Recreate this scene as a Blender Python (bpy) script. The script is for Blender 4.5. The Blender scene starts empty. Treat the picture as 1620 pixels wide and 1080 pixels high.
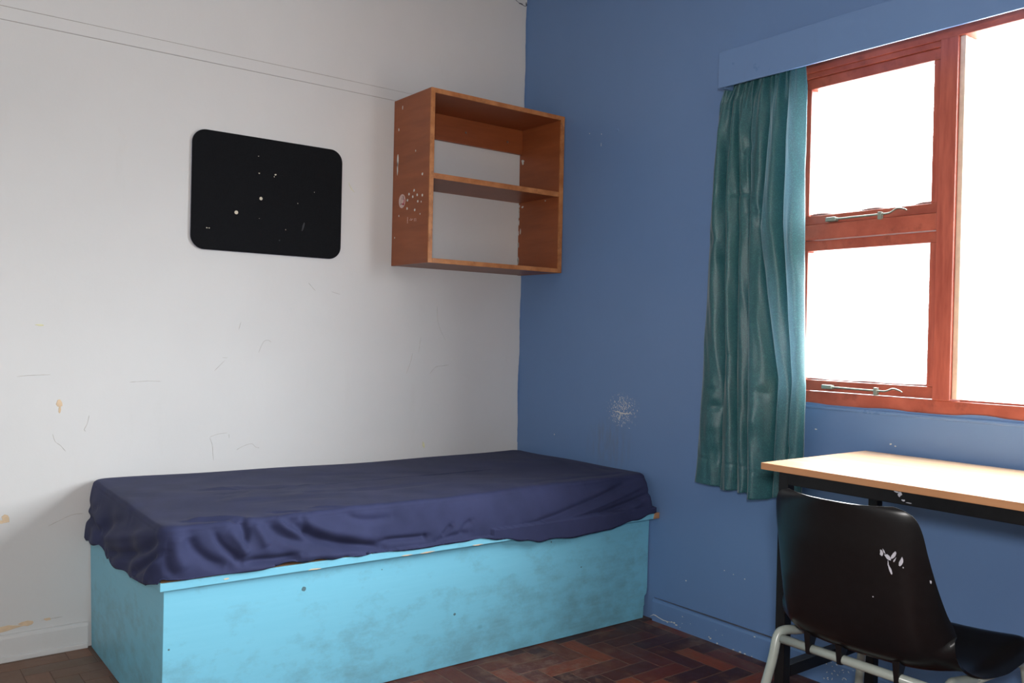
import bpy, bmesh, math, random
import numpy as np
from mathutils import Vector, Matrix
random.seed(7)
rng = np.random.RandomState(11)
S = bpy.context.scene
COL = S.collection

# ------------------------------------------------------------------ camera
CX, CY, CZ = -2.5544, -3.2675, 1.1071
YAW, PITCH, ROLL, FPX = math.radians(-37.5091), math.radians(-0.3907), math.radians(1.2772), 1377.78
def camera():
    F = Vector((math.cos(PITCH) * -math.sin(YAW), math.cos(PITCH) * math.cos(YAW), math.sin(PITCH)))
    Rt = Vector((math.cos(YAW), math.sin(YAW), 0))
    U = Rt.cross(F)
    R2 = math.cos(ROLL) * Rt + math.sin(ROLL) * U
    U2 = -math.sin(ROLL) * Rt + math.cos(ROLL) * U
    cd = bpy.data.cameras.new('camera')
    cd.sensor_width = 36.0
    cd.lens = FPX / 1620 * 36.0
    cd.clip_start = 0.02
    o = bpy.data.objects.new('camera', cd)
    COL.objects.link(o)
    m = Matrix(((R2.x, U2.x, -F.x, CX), (R2.y, U2.y, -F.y, CY), (R2.z, U2.z, -F.z, CZ), (0, 0, 0, 1)))
    o.matrix_world = m
    S.camera = o
camera()

# ------------------------------------------------------------------ light
SKY_UP, SKY_LOW = 36.0, 11.0
w = bpy.data.worlds.new('overcast_sky'); S.world = w; w.use_nodes = True
nt = w.node_tree; nt.nodes.clear()
out = nt.nodes.new('ShaderNodeOutputWorld'); bg = nt.nodes.new('ShaderNodeBackground')
tc = nt.nodes.new('ShaderNodeTexCoord'); sp = nt.nodes.new('ShaderNodeSeparateXYZ'); mr = nt.nodes.new('ShaderNodeMapRange')
mr.inputs['From Min'].default_value = -0.03; mr.inputs['From Max'].default_value = 0.16
mr.inputs['To Min'].default_value = SKY_LOW; mr.inputs['To Max'].default_value = SKY_UP
nt.links.new(tc.outputs['Generated'], sp.inputs[0]); nt.links.new(sp.outputs['Z'], mr.inputs['Value'])
nt.links.new(mr.outputs[0], bg.inputs['Strength']); bg.inputs['Color'].default_value = (0.95, 0.98, 1.0, 1)
nt.links.new(bg.outputs[0], out.inputs[0])
# light portal in the window opening (guides sampling of the sky, emits nothing itself)
ld = bpy.data.lights.new('window_portal', 'AREA'); ld.shape = 'RECTANGLE'; ld.size = 1.9; ld.size_y = 1.2
ld.cycles.is_portal = True
lo = bpy.data.objects.new('window_portal', ld); COL.objects.link(lo)
lo.location = (0.12, -2.42, 1.47); lo.rotation_euler = (math.radians(90), 0, math.radians(90))
# the photographer's fill flash, held just above the camera and aimed into the corner
FLASH = 35.0
lc = bpy.data.lights.new('fill_flash', 'AREA'); lc.shape = 'DISK'; lc.size = 0.16; lc.energy = FLASH
lc.color = (1.0, 0.97, 0.95)
lq = bpy.data.objects.new('fill_flash', lc); COL.objects.link(lq)
lq.location = (CX - .04, CY - .06, CZ + .17)
lq.rotation_euler = (Vector((-.35, -.9, .95)) - lq.location).to_track_quat('-Z', 'Y').to_euler()

S.view_settings.view_transform = 'Standard'
S.view_settings.look = 'None'
S.view_settings.gamma = 1.0
S.view_settings.use_curve_mapping = False
S.view_settings.exposure = 0.0

# ------------------------------------------------------------------ material helpers
class NB:
    def __init__(s, name):
        s.m = bpy.data.materials.new(name); s.m.use_nodes = True
        s.t = s.m.node_tree; s.t.nodes.clear()
        s.out = s.t.nodes.new('ShaderNodeOutputMaterial')
        s.b = s.t.nodes.new('ShaderNodeBsdfPrincipled')
        s.t.links.new(s.b.outputs[0], s.out.inputs[0])
    def n(s, typ, **kw):
        nd = s.t.nodes.new(typ)
        for k, v in kw.items():
            if k in nd.inputs.keys(): nd.inputs[k].default_value = v
            else: setattr(nd, k, v)
        return nd
    def l(s, a, b): s.t.links.new(a, b)
    def coord(s, kind='Object', scale=(1, 1, 1)):
        tc = s.n('ShaderNodeTexCoord'); mp = s.n('ShaderNodeMapping')
        mp.inputs['Scale'].default_value = scale
        s.l(tc.outputs[kind], mp.inputs[0]); return mp.outputs[0]
    def noise(s, vec, scale, detail=4, rough=0.55):
        nd = s.n('ShaderNodeTexNoise', Scale=scale, Detail=detail, Roughness=rough)
        s.l(vec, nd.inputs['Vector']); return nd.outputs['Fac']
    def ramp(s, fac, stops):
        r = s.n('ShaderNodeValToRGB'); e = r.color_ramp.elements
        while len(e) < len(stops): e.new(0.5)
        for i, (p, c) in enumerate(stops):
            e[i].position = p
            e[i].color = (c, c, c, 1) if isinstance(c, (int, float)) else (*c, 1)
        s.l(fac, r.inputs[0]); return r.outputs[0]
    def mix(s, fac, a, b):
        m = s.n('ShaderNodeMix', data_type='RGBA')
        if isinstance(fac, (int, float)): m.inputs[0].default_value = fac
        else: s.l(fac, m.inputs[0])
        for sock, v in ((m.inputs[6], a), (m.inputs[7], b)):
            if isinstance(v, tuple): sock.default_value = (*v, 1)
            else: s.l(v, sock)
        return m.outputs[2]
    def math(s, op, a, b=None, clamp=False):
        m = s.n('ShaderNodeMath', operation=op); m.use_clamp = clamp
        for i, v in enumerate((a, b)):
            if v is None: continue
            if isinstance(v, (int, float)): m.inputs[i].default_value = v
            else: s.l(v, m.inputs[i])
        return m.outputs[0]
    def color(s, c):
        if isinstance(c, tuple): s.b.inputs['Base Color'].default_value = (*c, 1)
        else: s.l(c, s.b.inputs['Base Color'])
    def rough(s, r):
        if isinstance(r, (int, float)): s.b.inputs['Roughness'].default_value = r
        else: s.l(r, s.b.inputs['Roughness'])
    def bump(s, h, strength=0.2, dist=0.002, prev=None):
        bp = s.n('ShaderNodeBump', Strength=strength, Distance=dist)
        s.l(h, bp.inputs['Height'])
        if prev is not None: s.l(prev, bp.inputs['Normal'])
        s.l(bp.outputs[0], s.b.inputs['Normal']); return bp.outputs[0]

def srgb(r, g, b):
    f = lambda c: (c / 255 / 12.92) if c / 255 <= .04045 else ((c / 255 + .055) / 1.055) ** 2.4
    return (f(r), f(g), f(b))

def plain(name, c, rough=0.5, metal=0.0, var=0.12, scale=30, bump=0.0, spec=0.5):
    m = NB(name); v = m.coord()
    n = m.noise(v, scale, 4)
    dark = tuple(x * (1 - var) for x in c); lite = tuple(min(1, x * (1 + var)) for x in c)
    m.color(m.mix(m.ramp(n, [(0.3, 0.0), (0.7, 1.0)]), dark, lite))
    m.rough(rough); m.b.inputs['Metallic'].default_value = metal
    m.b.inputs['Specular IOR Level'].default_value = spec
    if bump: m.bump(n, bump)
    return m.m

def wall_paint(name, c, dirt, rough=0.55, bumpk=0.25, spec=0.4):
    m = NB(name); v = m.coord('Object')
    big = m.noise(v, 1.7, 5, 0.6); med = m.noise(v, 9, 6, 0.65); fine = m.noise(v, 120, 3)
    c1 = m.mix(m.ramp(big, [(0.35, 0.0), (0.75, 1.0)]), c, tuple(x * .94 for x in c))
    smear = m.noise(m.coord('Object', (6, 6, 1.3)), 1.6, 6, 0.7)
    c2 = m.mix(m.ramp(smear, [(0.60, 0.0), (0.80, 0.22)]), c1, dirt)
    m.color(c2)
    m.rough(m.ramp(med, [(0.2, rough - .08), (0.8, rough + .08)]))
    m.b.inputs['Specular IOR Level'].default_value = spec
    b1 = m.bump(m.noise(v, 5, 3), 0.25 * bumpk * 2, 0.012)
    b2 = m.bump(med, bumpk, 0.003, b1)
    m.bump(fine, bumpk * .5, 0.0008, b2)
    return m

WHITE = wall_paint('white_wall_paint', (0.66, 0.665, 0.67), (0.52, 0.50, 0.47), 0.6).m
# blue wall paint, with the scuffed patch above the bed where the paint has flaked
def blue_wall():
    m = wall_paint('blue_wall_paint', srgb(100, 132, 178), srgb(94, 120, 160), 0.40, 0.22, 0.5)
    base = m.b.inputs['Base Color'].links[0].from_socket
    tc = m.n('ShaderNodeTexCoord')
    def ell(cy, cz, ry, rz):
        mp = m.n('ShaderNodeMapping'); mp.vector_type = 'POINT'
        mp.inputs['Location'].default_value = (0, -cy / ry, -cz / rz)
        mp.inputs['Scale'].default_value = (0.0, 1 / ry, 1 / rz)
        m.l(tc.outputs['Object'], mp.inputs[0])
        ln = m.n('ShaderNodeVectorMath', operation='LENGTH'); m.l(mp.outputs[0], ln.inputs[0])
        return m.math('SUBTRACT', 1.0, ln.outputs['Value'], True)
    e1 = ell(-0.700, 0.812, 0.135, 0.105)
    fl = m.noise(m.coord('Object', (1, 1.5, 0.9)), 95, 5, 0.75)
    th = m.math('ADD', fl, m.math('MULTIPLY', m.math('MULTIPLY', e1, 2.2, True), 0.165))
    mask = m.math('MULTIPLY', m.ramp(th, [(0.735, 0.0), (0.765, 1.0)]), m.ramp(e1, [(0.0, 0.0), (0.06, 1.0)]))
    e2 = ell(-0.62, 0.655, 0.16, 0.13)
    st = m.noise(m.coord('Object', (1, 14, 2)), 4, 5, 0.7)
    stain = m.math('MULTIPLY', m.ramp(st, [(0.42, 0.0), (0.70, 0.75)]), m.ramp(e2, [(0.0, 0.0), (0.6, 0.8)]))
    c = m.mix(stain, base, srgb(104, 112, 124))
    c = m.mix(mask, c, srgb(196, 196, 190))
    m.color(c)
    return m.m
BLUE = blue_wall()
BLUE_TRIM = wall_paint('blue_trim_paint', srgb(100, 132, 178), srgb(84, 102, 132), 0.32, 0.12, 0.5).m
CEIL = wall_paint('ceiling_paint', (0.70, 0.68, 0.65), (0.6, 0.58, 0.55), 0.7).m
CREAM = wall_paint('cream_wall_paint', (0.62, 0.60, 0.57), (0.52, 0.5, 0.47), 0.6).m
CHIP_PALE = plain('bare_plaster', srgb(205, 205, 200), 0.8)
CHIP_TAN = plain('tan_undercoat', srgb(214, 190, 160), 0.8)
CHIP_YEL = plain('yellow_undercoat', srgb(212, 210, 170), 0.8)
CRACK = plain('crack_shade', srgb(194, 192, 190), 0.9)
DIRT_BLUE = plain('grey_dirt', srgb(84, 88, 98), 0.8)

def wood(name, c1, c2, scale=(1, 12, 12), rough=0.35, gscale=3.0, spec=0.5, bump=0.1, blotch=None):
    m = NB(name); v = m.coord('Object', scale)
    n = m.noise(v, gscale, 6, 0.6)
    c = m.mix(m.ramp(n, [(0.3, 0.0), (0.7, 1.0)]), c1, c2)
    if blotch:
        bn = m.noise(m.coord('Object'), 14, 6, 0.7)
        c = m.mix(m.ramp(bn, [(0.55, 0.0), (0.72, 0.8)]), c, blotch)
    m.color(c); m.rough(rough); m.b.inputs['Specular IOR Level'].default_value = spec
    m.bump(n, bump, 0.001)
    return m.m
SHELF = wood('brown_varnished_board', srgb(132, 70, 36), srgb(152, 82, 44), (1, 1, 8), 0.42, 4)
SHELF_EDGE = wood('worn_shelf_lipping', srgb(158, 96, 50), srgb(196, 134, 82), (3, 3, 3), 0.4, 7, blotch=srgb(116, 64, 34))
FRAME = wood('red_window_varnish', srgb(146, 68, 52), srgb(184, 98, 78), (1, 1, 1), 0.35, 9, blotch=srgb(122, 60, 48))
FRAME_V = wood('red_window_upright', srgb(152, 72, 58), srgb(186, 100, 82), (14, 14, 1.5), 0.35, 4)
LAMINATE = wood('pale_oak_laminate', srgb(202, 166, 128), srgb(216, 184, 146), (14, 1.0, 8), 0.22, 3.0, 0.6, 0.02)
LIPPING = wood('brown_desk_lipping', srgb(176, 124, 84), srgb(190, 138, 98), (4, 1, 8), 0.4, 4)
RAWWOOD = wood('raw_plywood', srgb(156, 112, 80), srgb(186, 144, 108), (3, 20, 20), 0.7, 4)

def lightblue():
    m = NB('light_blue_gloss_paint'); v = m.coord()
    base = srgb(118, 190, 216)
    n1 = m.noise(m.coord('Object', (1.0, 1.0, 1.6)), 9.0, 8, 0.72)
    n2 = m.noise(v, 2.1, 3)
    tcs = m.n('ShaderNodeTexCoord'); sx = m.n('ShaderNodeSeparateXYZ'); m.l(tcs.outputs['Object'], sx.inputs[0])
    # scuffs are denser in the lower half of the boards (shoe and mop marks)
    low = m.n('ShaderNodeMapRange'); low.inputs['From Min'].default_value = 0.34; low.inputs['From Max'].default_value = 0.02
    low.inputs['To Min'].default_value = 0.0; low.inputs['To Max'].default_value = 0.17
    m.l(sx.outputs['Z'], low.inputs['Value'])
    d = m.math('ADD', n1, low.outputs[0])
    d = m.math('ADD', d, m.math('MULTIPLY', m.math('SUBTRACT', n2, 0.5), 0.35))
    dirt = m.ramp(d, [(0.55, 0.0), (0.80, 0.42)])
    c = m.mix(dirt, base, srgb(92, 116, 122))
    gr = m.noise(m.coord('Object', (2, 2, 40)), 3, 4)
    c = m.mix(m.ramp(gr, [(0.4, 0.0), (0.8, 0.16)]), c, srgb(140, 208, 232))
    # knots
    vo = m.n('ShaderNodeTexVoronoi', Scale=2.3); m.l(m.coord('Object', (1, 1, 1.4)), vo.inputs['Vector'])
    kn = m.ramp(vo.outputs['Distance'], [(0.022, 1.0), (0.045, 0.0)])
    c = m.mix(m.math('MULTIPLY', kn, 0.55), c, srgb(60, 90, 98))
    m.color(c); m.rough(0.42); m.b.inputs['Specular IOR Level'].default_value = 0.4
    m.bump(gr, 0.08, 0.001)
    return m.m
LBLUE = lightblue()

def cloth(name, c1, c2, weave=900, rough=0.75, sheen=0.3, transl=0.0, tcol=None, spec=0.25):
    m = NB(name); v = m.coord()
    n = m.noise(v, 7, 5, 0.6)
    c = m.mix(m.ramp(n, [(0.3, 0.0), (0.7, 1.0)]), c1, c2)
    w1 = m.n('ShaderNodeTexWave', Scale=weave); w1.bands_direction = 'Z'; m.l(v, w1.inputs['Vector'])
    w2 = m.n('ShaderNodeTexWave', Scale=weave); w2.bands_direction = 'X' if transl == 0 else 'Y'; m.l(v, w2.inputs['Vector'])
    h = m.math('ADD', w1.outputs['Fac'], w2.outputs['Fac'])
    if transl:
        sp = m.noise(m.coord('Object', (1, 1, .8)), 420, 2)
        c = m.mix(m.ramp(sp, [(0.50, 0.0), (0.64, 0.7)]), c, srgb(92, 164, 164))
    m.color(c); m.rough(rough)
    m.b.inputs['Sheen Weight'].default_value = sheen; m.b.inputs['Sheen Roughness'].default_value = 0.4
    m.b.inputs['Specular IOR Level'].default_value = spec
    m.bump(h, 0.12, 0.0004)
    if transl:
        tr = m.n('ShaderNodeBsdfTranslucent'); tr.inputs['Color'].default_value = (*tcol, 1)
        mx = m.n('ShaderNodeMixShader'); mx.inputs[0].default_value = transl
        m.l(m.b.outputs[0], mx.inputs[1]); m.l(tr.outputs[0], mx.inputs[2]); m.l(mx.outputs[0], m.out.inputs[0])
    return m.m
NAVY = cloth('navy_jersey_sheet', srgb(46, 51, 80), srgb(54, 59, 92), 1200, 0.75, 0.03, spec=0.12)
TEAL = cloth('teal_curtain_cloth', srgb(22, 80, 86), srgb(46, 94, 104), 260, 0.40, 0.45, 0.32, srgb(176, 200, 212), spec=0.6)
FELT = plain('black_felt', srgb(24, 25, 28), 0.95, scale=200, spec=0.1)
FOAM = plain('grey_foam', (0.3, 0.3, 0.3), 0.9)
PLASTIC = plain('black_shell_plastic', (0.006, 0.006, 0.007), 0.30, scale=60, bump=0.01, spec=0.28)
TUBE = plain('grey_enamelled_tube', srgb(150, 158, 152), 0.28, 0.0, 0.05)
BLACKSTEEL = plain('black_enamelled_steel', (0.007, 0.007, 0.008), 0.4, 0.0, 0.2, spec=0.25)
PALEEDGE = plain('pale_board_edge', srgb(170, 172, 185), 0.8)
STICKER = plain('faded_sticker', srgb(206, 176, 168), 0.5)
STICKMARK = plain('sticker_red_print', srgb(176, 56, 72), 0.5)
STICKDARK = plain('sticker_dark_print', srgb(96, 62, 66), 0.5)
ZINC = plain('stay_metal', srgb(150, 160, 150), 0.4, 0.6)
SCREW = plain('screw_metal', srgb(150, 140, 130), 0.4, 0.8)
GROUT = plain('floor_joint_dust', srgb(100, 78, 65), 0.9)
SCUFFW = plain('white_scuff', srgb(176, 176, 186), 0.6)
PUTTY = plain('old_putty', srgb(128, 104, 100), 0.8, var=.3)

def parquet():
    m = NB('dark_parquet_wood')
    oi = m.n('ShaderNodeObjectInfo'); geo = m.n('ShaderNodeNewGeometry')
    r = m.math('FRACT', m.math('ADD', oi.outputs['Random'], geo.outputs['Random Per Island']))
    ct = m.ramp(r, [(0.0, srgb(54, 22, 15)), (0.3, srgb(80, 34, 19)), (0.6, srgb(104, 44, 22)), (0.85, srgb(146, 70, 32)), (1.0, srgb(62, 26, 17))])
    v = m.coord('Object', (3, 30, 3)); g = m.noise(v, 4, 6, 0.6)
    c = m.mix(m.ramp(g, [(0.35, 0.0), (0.75, 0.6)]), ct, srgb(56, 24, 16))
    # worn, dusty patches, in world space
    wn = m.noise(geo.outputs['Position'], 7.0, 7, 0.7)
    wear = m.ramp(wn, [(0.54, 0.0), (0.66, 0.65)])
    c = m.mix(wear, c, srgb(116, 84, 66))
    # dust-greyed, unpolished corner at the far left by the white wall
    sx = m.n('ShaderNodeSeparateXYZ'); m.l(geo.outputs['Position'], sx.inputs[0])
    dl = m.n('ShaderNodeMapRange'); dl.inputs['From Min'].default_value = -1.80; dl.inputs['From Max'].default_value = -1.90
    dl.inputs['To Min'].default_value = 0.0; dl.inputs['To Max'].default_value = 0.72; m.l(sx.outputs['X'], dl.inputs['Value'])
    c = m.mix(dl.outputs[0], c, srgb(122, 100, 84))
    # grey dust along the blue skirting
    de = m.n('ShaderNodeMapRange'); de.inputs['From Min'].default_value = -0.17; de.inputs['From Max'].default_value = -0.02
    m.l(sx.outputs['X'], de.inputs['Value'])
    dn = m.math('MULTIPLY', de.outputs[0], m.ramp(m.noise(geo.outputs['Position'], 14, 6, 0.7), [(0.40, 0.0), (0.62, 0.85)]))
    c = m.mix(dn, c, srgb(112, 96, 88))
    m.color(c)
    mp = m.n('ShaderNodeMapping'); mp.inputs['Location'].default_value = (.72 / .30, 1.06 / .20, 0); mp.inputs['Scale'].default_value = (1 / .30, 1 / .20, 0)
    m.l(geo.outputs['Position'], mp.inputs[0]); ln = m.n('ShaderNodeVectorMath', operation='LENGTH'); m.l(mp.outputs[0], ln.inputs[0])
    worn = m.math('MULTIPLY', m.math('SUBTRACT', 1.0, ln.outputs['Value'], True), 1.6, True)
    wn2 = m.ramp(m.noise(geo.outputs['Position'], 26.0, 7, 0.75), [(0.47, 0.0), (0.60, 0.60)])
    c = m.mix(m.math('MULTIPLY', worn, wn2), c, srgb(130, 98, 80))
    m.color(c)
    m.rough(m.ramp(wn, [(0.3, 0.32), (0.7, 0.6)]))
    m.b.inputs['Specular IOR Level'].default_value = 0.3
    m.bump(g, 0.1, 0.0008)
    return m.m
PARQ = parquet()

def glassmat():
    m = NB('window_glass'); m.t.nodes.remove(m.b)
    tr = m.n('ShaderNodeBsdfTransparent'); tr.inputs[0].default_value = (0.95, 0.96, 0.96, 1)
    gl = m.n('ShaderNodeBsdfGlossy'); gl.inputs['Roughness'].default_value = 0.02
    fr = m.n('ShaderNodeFresnel', IOR=1.5); mx = m.n('ShaderNodeMixShader')
    # thin pane: both faces reflect like the outer face of glass (no total reflection inside)
    ge = m.n('ShaderNodeNewGeometry')
    m.l(m.math('ADD', 1.5, m.math('MULTIPLY', ge.outputs['Backfacing'], 1 / 1.5 - 1.5)), fr.inputs['IOR'])
    m.l(fr.outputs[0], mx.inputs[0]); m.l(tr.outputs[0], mx.inputs[1]); m.l(gl.outputs[0], mx.inputs[2]); m.l(mx.outputs[0], m.out.inputs[0])
    return m.m
GLASS = glassmat()

# ------------------------------------------------------------------ mesh helpers
def link(name, me, mat, parent=None, smooth=False):
    if mat is not None: me.materials.append(mat)
    if smooth:
        me.polygons.foreach_set('use_smooth', [True] * len(me.polygons))
    o = bpy.data.objects.new(name, me); COL.objects.link(o)
    if parent is not None:
        o.parent = parent
        t = world_of(parent)
        me.transform(Matrix.Translation(-t))
    return o
def world_of(o):
    v = Vector((0, 0, 0))
    while o is not None: v += Vector(o.location); o = o.parent
    return v
def from_bm(name, bm, mat, parent=None, smooth=False):
    me = bpy.data.meshes.new(name); bm.normal_update(); bm.to_mesh(me); bm.free()
    return link(name, me, mat, parent, smooth)
def add_hull8(bm, c, bev=0.0, seg=2):
    """box from eight corners, bottom ring then top ring"""
    v = [bm.verts.new(p) for p in c]
    fs = [(3, 2, 1, 0), (4, 5, 6, 7), (0, 1, 5, 4), (1, 2, 6, 5), (2, 3, 7, 6), (3, 0, 4, 7)]
    f = [bm.faces.new([v[i] for i in q]) for q in fs]
    if bev:
        ed = list({e for x in f for e in x.edges})
        bmesh.ops.bevel(bm, geom=ed, offset=bev, segments=seg, affect='EDGES', profile=0.6)
def add_box(bm, x0, x1, y0, y1, z0, z1, bev=0.0, seg=2):
    add_hull8(bm, [(x0, y0, z0), (x1, y0, z0), (x1, y1, z0), (x0, y1, z0), (x0, y0, z1), (x1, y0, z1), (x1, y1, z1), (x0, y1, z1)], bev, seg)
def box(name, b, mat, parent=None, bev=0.002):
    bm = bmesh.new(); add_box(bm, *b, bev); return from_bm(name, bm, mat, parent)
def smooth_path(pts, n=8):
    P = [Vector(p) for p in pts]; out = []
    for i in range(len(P) - 1):
        a = P[max(i - 1, 0)]; b = P[i]; c = P[i + 1]; d = P[min(i + 2, len(P) - 1)]
        for k in range(n):
            t = k / n
            out.append(0.5 * ((2 * b) + (c - a) * t + (2 * a - 5 * b + 4 * c - d) * t * t + (3 * b - a - 3 * c + d) * t ** 3))
    out.append(P[-1]); return out
def add_tube(bm, path, r, seg=14, cap=True):
    P = [Vector(p) for p in path]; rings = []
    t0 = (P[1] - P[0]).normalized(); up = Vector((0, 0, 1)) if abs(t0.z) < .9 else Vector((1, 0, 0))
    nrm = (up - t0 * up.dot(t0)).normalized()
    for i, p in enumerate(P):
        t = ((P[min(i + 1, len(P) - 1)] - P[max(i - 1, 0)])).normalized()
        nrm = (nrm - t * nrm.dot(t)).normalized(); bn = t.cross(nrm)
        rr = r[i] if isinstance(r, (list, tuple)) else r
        rings.append([bm.verts.new(p + rr * (math.cos(2 * math.pi * k / seg) * nrm + math.sin(2 * math.pi * k / seg) * bn)) for k in range(seg)])
    for a, b in zip(rings, rings[1:]):
        for k in range(seg): bm.faces.new((a[k], a[(k + 1) % seg], b[(k + 1) % seg], b[k]))
    if cap:
        bm.faces.new(rings[0][::-1]); bm.faces.new(rings[-1])
def tube(name, path, r, mat, parent=None, seg=14):
    bm = bmesh.new(); add_tube(bm, path, r, seg); return from_bm(name, bm, mat, parent, True)
def empty(name, loc, label, cat, group=None):
    o = bpy.data.objects.new(name, None); COL.objects.link(o); o.location = loc; o.empty_display_size = 0.1
    o['label'] = label; o['category'] = cat
    if group: o['group'] = group
    return o
def struct(o, label=None):
    o['kind'] = 'structure'
    if label: o['label'] = label; 
    return o
def blob(bm, c, ax, ru, rv, th=0.0006, n=8, jag=0.35, rot=0.0):
    """a thin irregular flake lying on a plane whose normal is axis ax (0 x, 1 y, 2 z); th signed towards the room"""
    pts = []
    for k in range(n):
        a = 2 * math.pi * k / n; q = 1 + jag * (random.random() - .5) * 2
        u, v = ru * q * math.cos(a), rv * q * math.sin(a)
        u, v = u * math.cos(rot) - v * math.sin(rot), u * math.sin(rot) + v * math.cos(rot)
        pts.append((u, v))
    def P(u, v, d):
        if ax == 0: return (c[0] + d, c[1] + u, c[2] + v)
        if ax == 1: return (c[0] + u, c[1] + d, c[2] + v)
        return (c[0] + u, c[1] + v, c[2] + d)
    lo_ = [bm.verts.new(P(u, v, -th * .5)) for u, v in pts]; hi = [bm.verts.new(P(u * .9, v * .9, th)) for u, v in pts]
    for k in range(n): bm.faces.new((lo_[k], lo_[(k + 1) % n], hi[(k + 1) % n], hi[k]))
    bm.faces.new(hi)
def strip(bm, pts, wd, ax, th=0.0008):
    """thin raised line through pts lying on a wall of normal axis ax"""
    P = [Vector(p) for p in pts]
    nrm = Vector((0, 0, 0)); nrm[ax] = 1 if th > 0 else -1
    L = []; 
    for i, p in enumerate(P):
        t = (P[min(i + 1, len(P) - 1)] - P[max(i - 1, 0)]).normalized(); s = t.cross(nrm)
        ww = wd * (0.35 if i in (0, len(P) - 1) else random.uniform(.7, 1.2))
        L.append([bm.verts.new(p - s * ww), bm.verts.new(p + nrm * abs(th)), bm.verts.new(p + s * ww)])
    for a, b in zip(L, L[1:]):
        bm.faces.new((a[0], a[1], b[1], b[0])); bm.faces.new((a[1], a[2], b[2], b[1]))

# ------------------------------------------------------------------ room shell
X0, Y0, ZC = -3.75, -4.7, 2.75       # far corner of the room and ceiling height
WY0, WY1, WZ0, WZ1 = -3.35, -1.49, 0.897, 2.055   # window opening in the blue wall
wl = struct(box('wall_left', (X0 - .2, 0.2, 0.0, 0.2, -.1, ZC + .1), WHITE, None, 0), 'off-white painted plaster wall with hairline cracks')
def holed_wall():
    bm = bmesh.new()
    ys = [Y0 - .2, WY0, WY1, 0.0]; zs = [-.1, WZ0, WZ1, ZC + .1]
    g = {}
    for s, x in enumerate((0.0, 0.088)):
        for i, y in enumerate(ys):
            for k, z in enumerate(zs): g[s, i, k] = bm.verts.new((x, y, z))
    for i in range(3):
        for k in range(3):
            if (i, k) == (1, 1): continue
            bm.faces.new((g[0, i, k], g[0, i, k + 1], g[0, i + 1, k + 1], g[0, i + 1, k]))
            bm.faces.new((g[1, i, k], g[1, i + 1, k], g[1, i + 1, k + 1], g[1, i, k + 1]))
    h = [(1, 1), (2, 1), (2, 2), (1, 2)]
    for a, b in zip(h, h[1:] + h[:1]): bm.faces.new((g[0, *a], g[0, *b], g[1, *b], g[1, *a]))
    o = [(0, 0), (1, 0), (2, 0), (3, 0), (3, 1), (3, 2), (3, 3), (2, 3), (1, 3), (0, 3), (0, 2), (0, 1)]
    for a, b in zip(o, o[1:] + o[:1]): bm.faces.new((g[0, *a], g[1, *a], g[1, *b], g[0, *b]))
    bmesh.ops.recalc_face_normals(bm, faces=bm.faces)
    return from_bm('wall_right', bm, BLUE)
wr = struct(holed_wall(), 'glossy blue painted wall with the window in it')
struct(box('wall_back', (X0 - .2, 0.0, Y0 - .2, Y0, -.1, ZC + .1), CREAM, None, 0))
struct(box('wall_door_side', (X0 - .2, X0, Y0, 0, -.1, ZC + .1), CREAM, None, 0))
struct(box('ceiling', (X0, 0, Y0, 0, ZC, ZC + .1), CEIL, None, 0))
floor = struct(box('floor', (X0, 0, Y0, 0, -.1, -0.0005), GROUT, None, 0), 'dark herringbone parquet floor with worn dusty patches')

# parquet blocks: axis-aligned herringbone, 3 cells long, cell 72.5 mm
W_ = 0.0725; GX, GY = -0.785, -1.045
def block_mesh():
    bm = bmesh.new(); g = .0017
    L = 3 * W_
    add_hull8(bm, [(g, g, -.008), (L - g, g, -.008), (L - g, W_ - g, -.008), (g, W_ - g, -.008),
                   (g, g, 0), (L - g, g, 0), (L - g, W_ - g, 0), (g, W_ - g, 0)], 0.0006, 1)
    bmesh.ops.translate(bm, verts=bm.verts, vec=(-L / 2, -W_ / 2, 0))
    me = bpy.data.meshes.new('parquet_block'); bm.to_mesh(me); bm.free(); me.materials.append(PARQ); return me
BLK = block_mesh()
cells = []
for i in range(-45, 12):
    for j in range(-52, 16):
        t = (i + j) % 6
        if t == 0: cells.append((GX + (i + 1.5) * W_, GY + (j + .5) * W_, 0))
        elif t == 3: cells.append((GX + (i + .5) * W_, GY + (j + 1.5) * W_, 1))
def inside(c):
    x, y, v = c; hx, hy = (W_ / 2, 1.5 * W_) if v else (1.5 * W_, W_ / 2)
    if x + hx > -0.004 or x - hx < X0 or y + hy > -0.004 or y - hy < Y0: return None
    if x - hx > -1.84 and y - hy > -0.83: return False   # under the bed base
    return True
def near(c):   # how close a block is to what the photograph shows of the floor
    x, y, v = c
    if x < -1.80: return max(0, abs(x + 2.05) - .1) + max(0, -y - .2) * .9 + .15
    return max(0, -(y + 1.1)) * 0.75 + max(0, -x - 0.6) * .8
full = sorted([c for c in cells if inside(c)], key=near)
edge = []
for c in cells:     # blocks cut by the walls: clipped boxes
    if inside(c) is None:
        x, y, v = c; hx, hy = (W_ / 2, 1.5 * W_) if v else (1.5 * W_, W_ / 2)
        a = (max(x - hx, X0), min(x + hx, -.001), max(y - hy, Y0), min(y + hy, -.001))
        if a[1] - a[0] > .008 and a[3] - a[2] > .008 and not (a[0] > -1.84 and a[2] > -0.83): edge.append((c, a, v))
for c in full[:255]:
    o = bpy.data.objects.new('parquet_block', BLK); COL.objects.link(o); o.parent = floor
    o.location = (c[0], c[1], random.uniform(-.0004, .0003)); o.rotation_euler = (random.uniform(-.002, .002), 0, (math.pi / 2 if c[2] else 0) + random.choice((0, math.pi)))
edge.sort(key=lambda e: near(e[0]))
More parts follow.
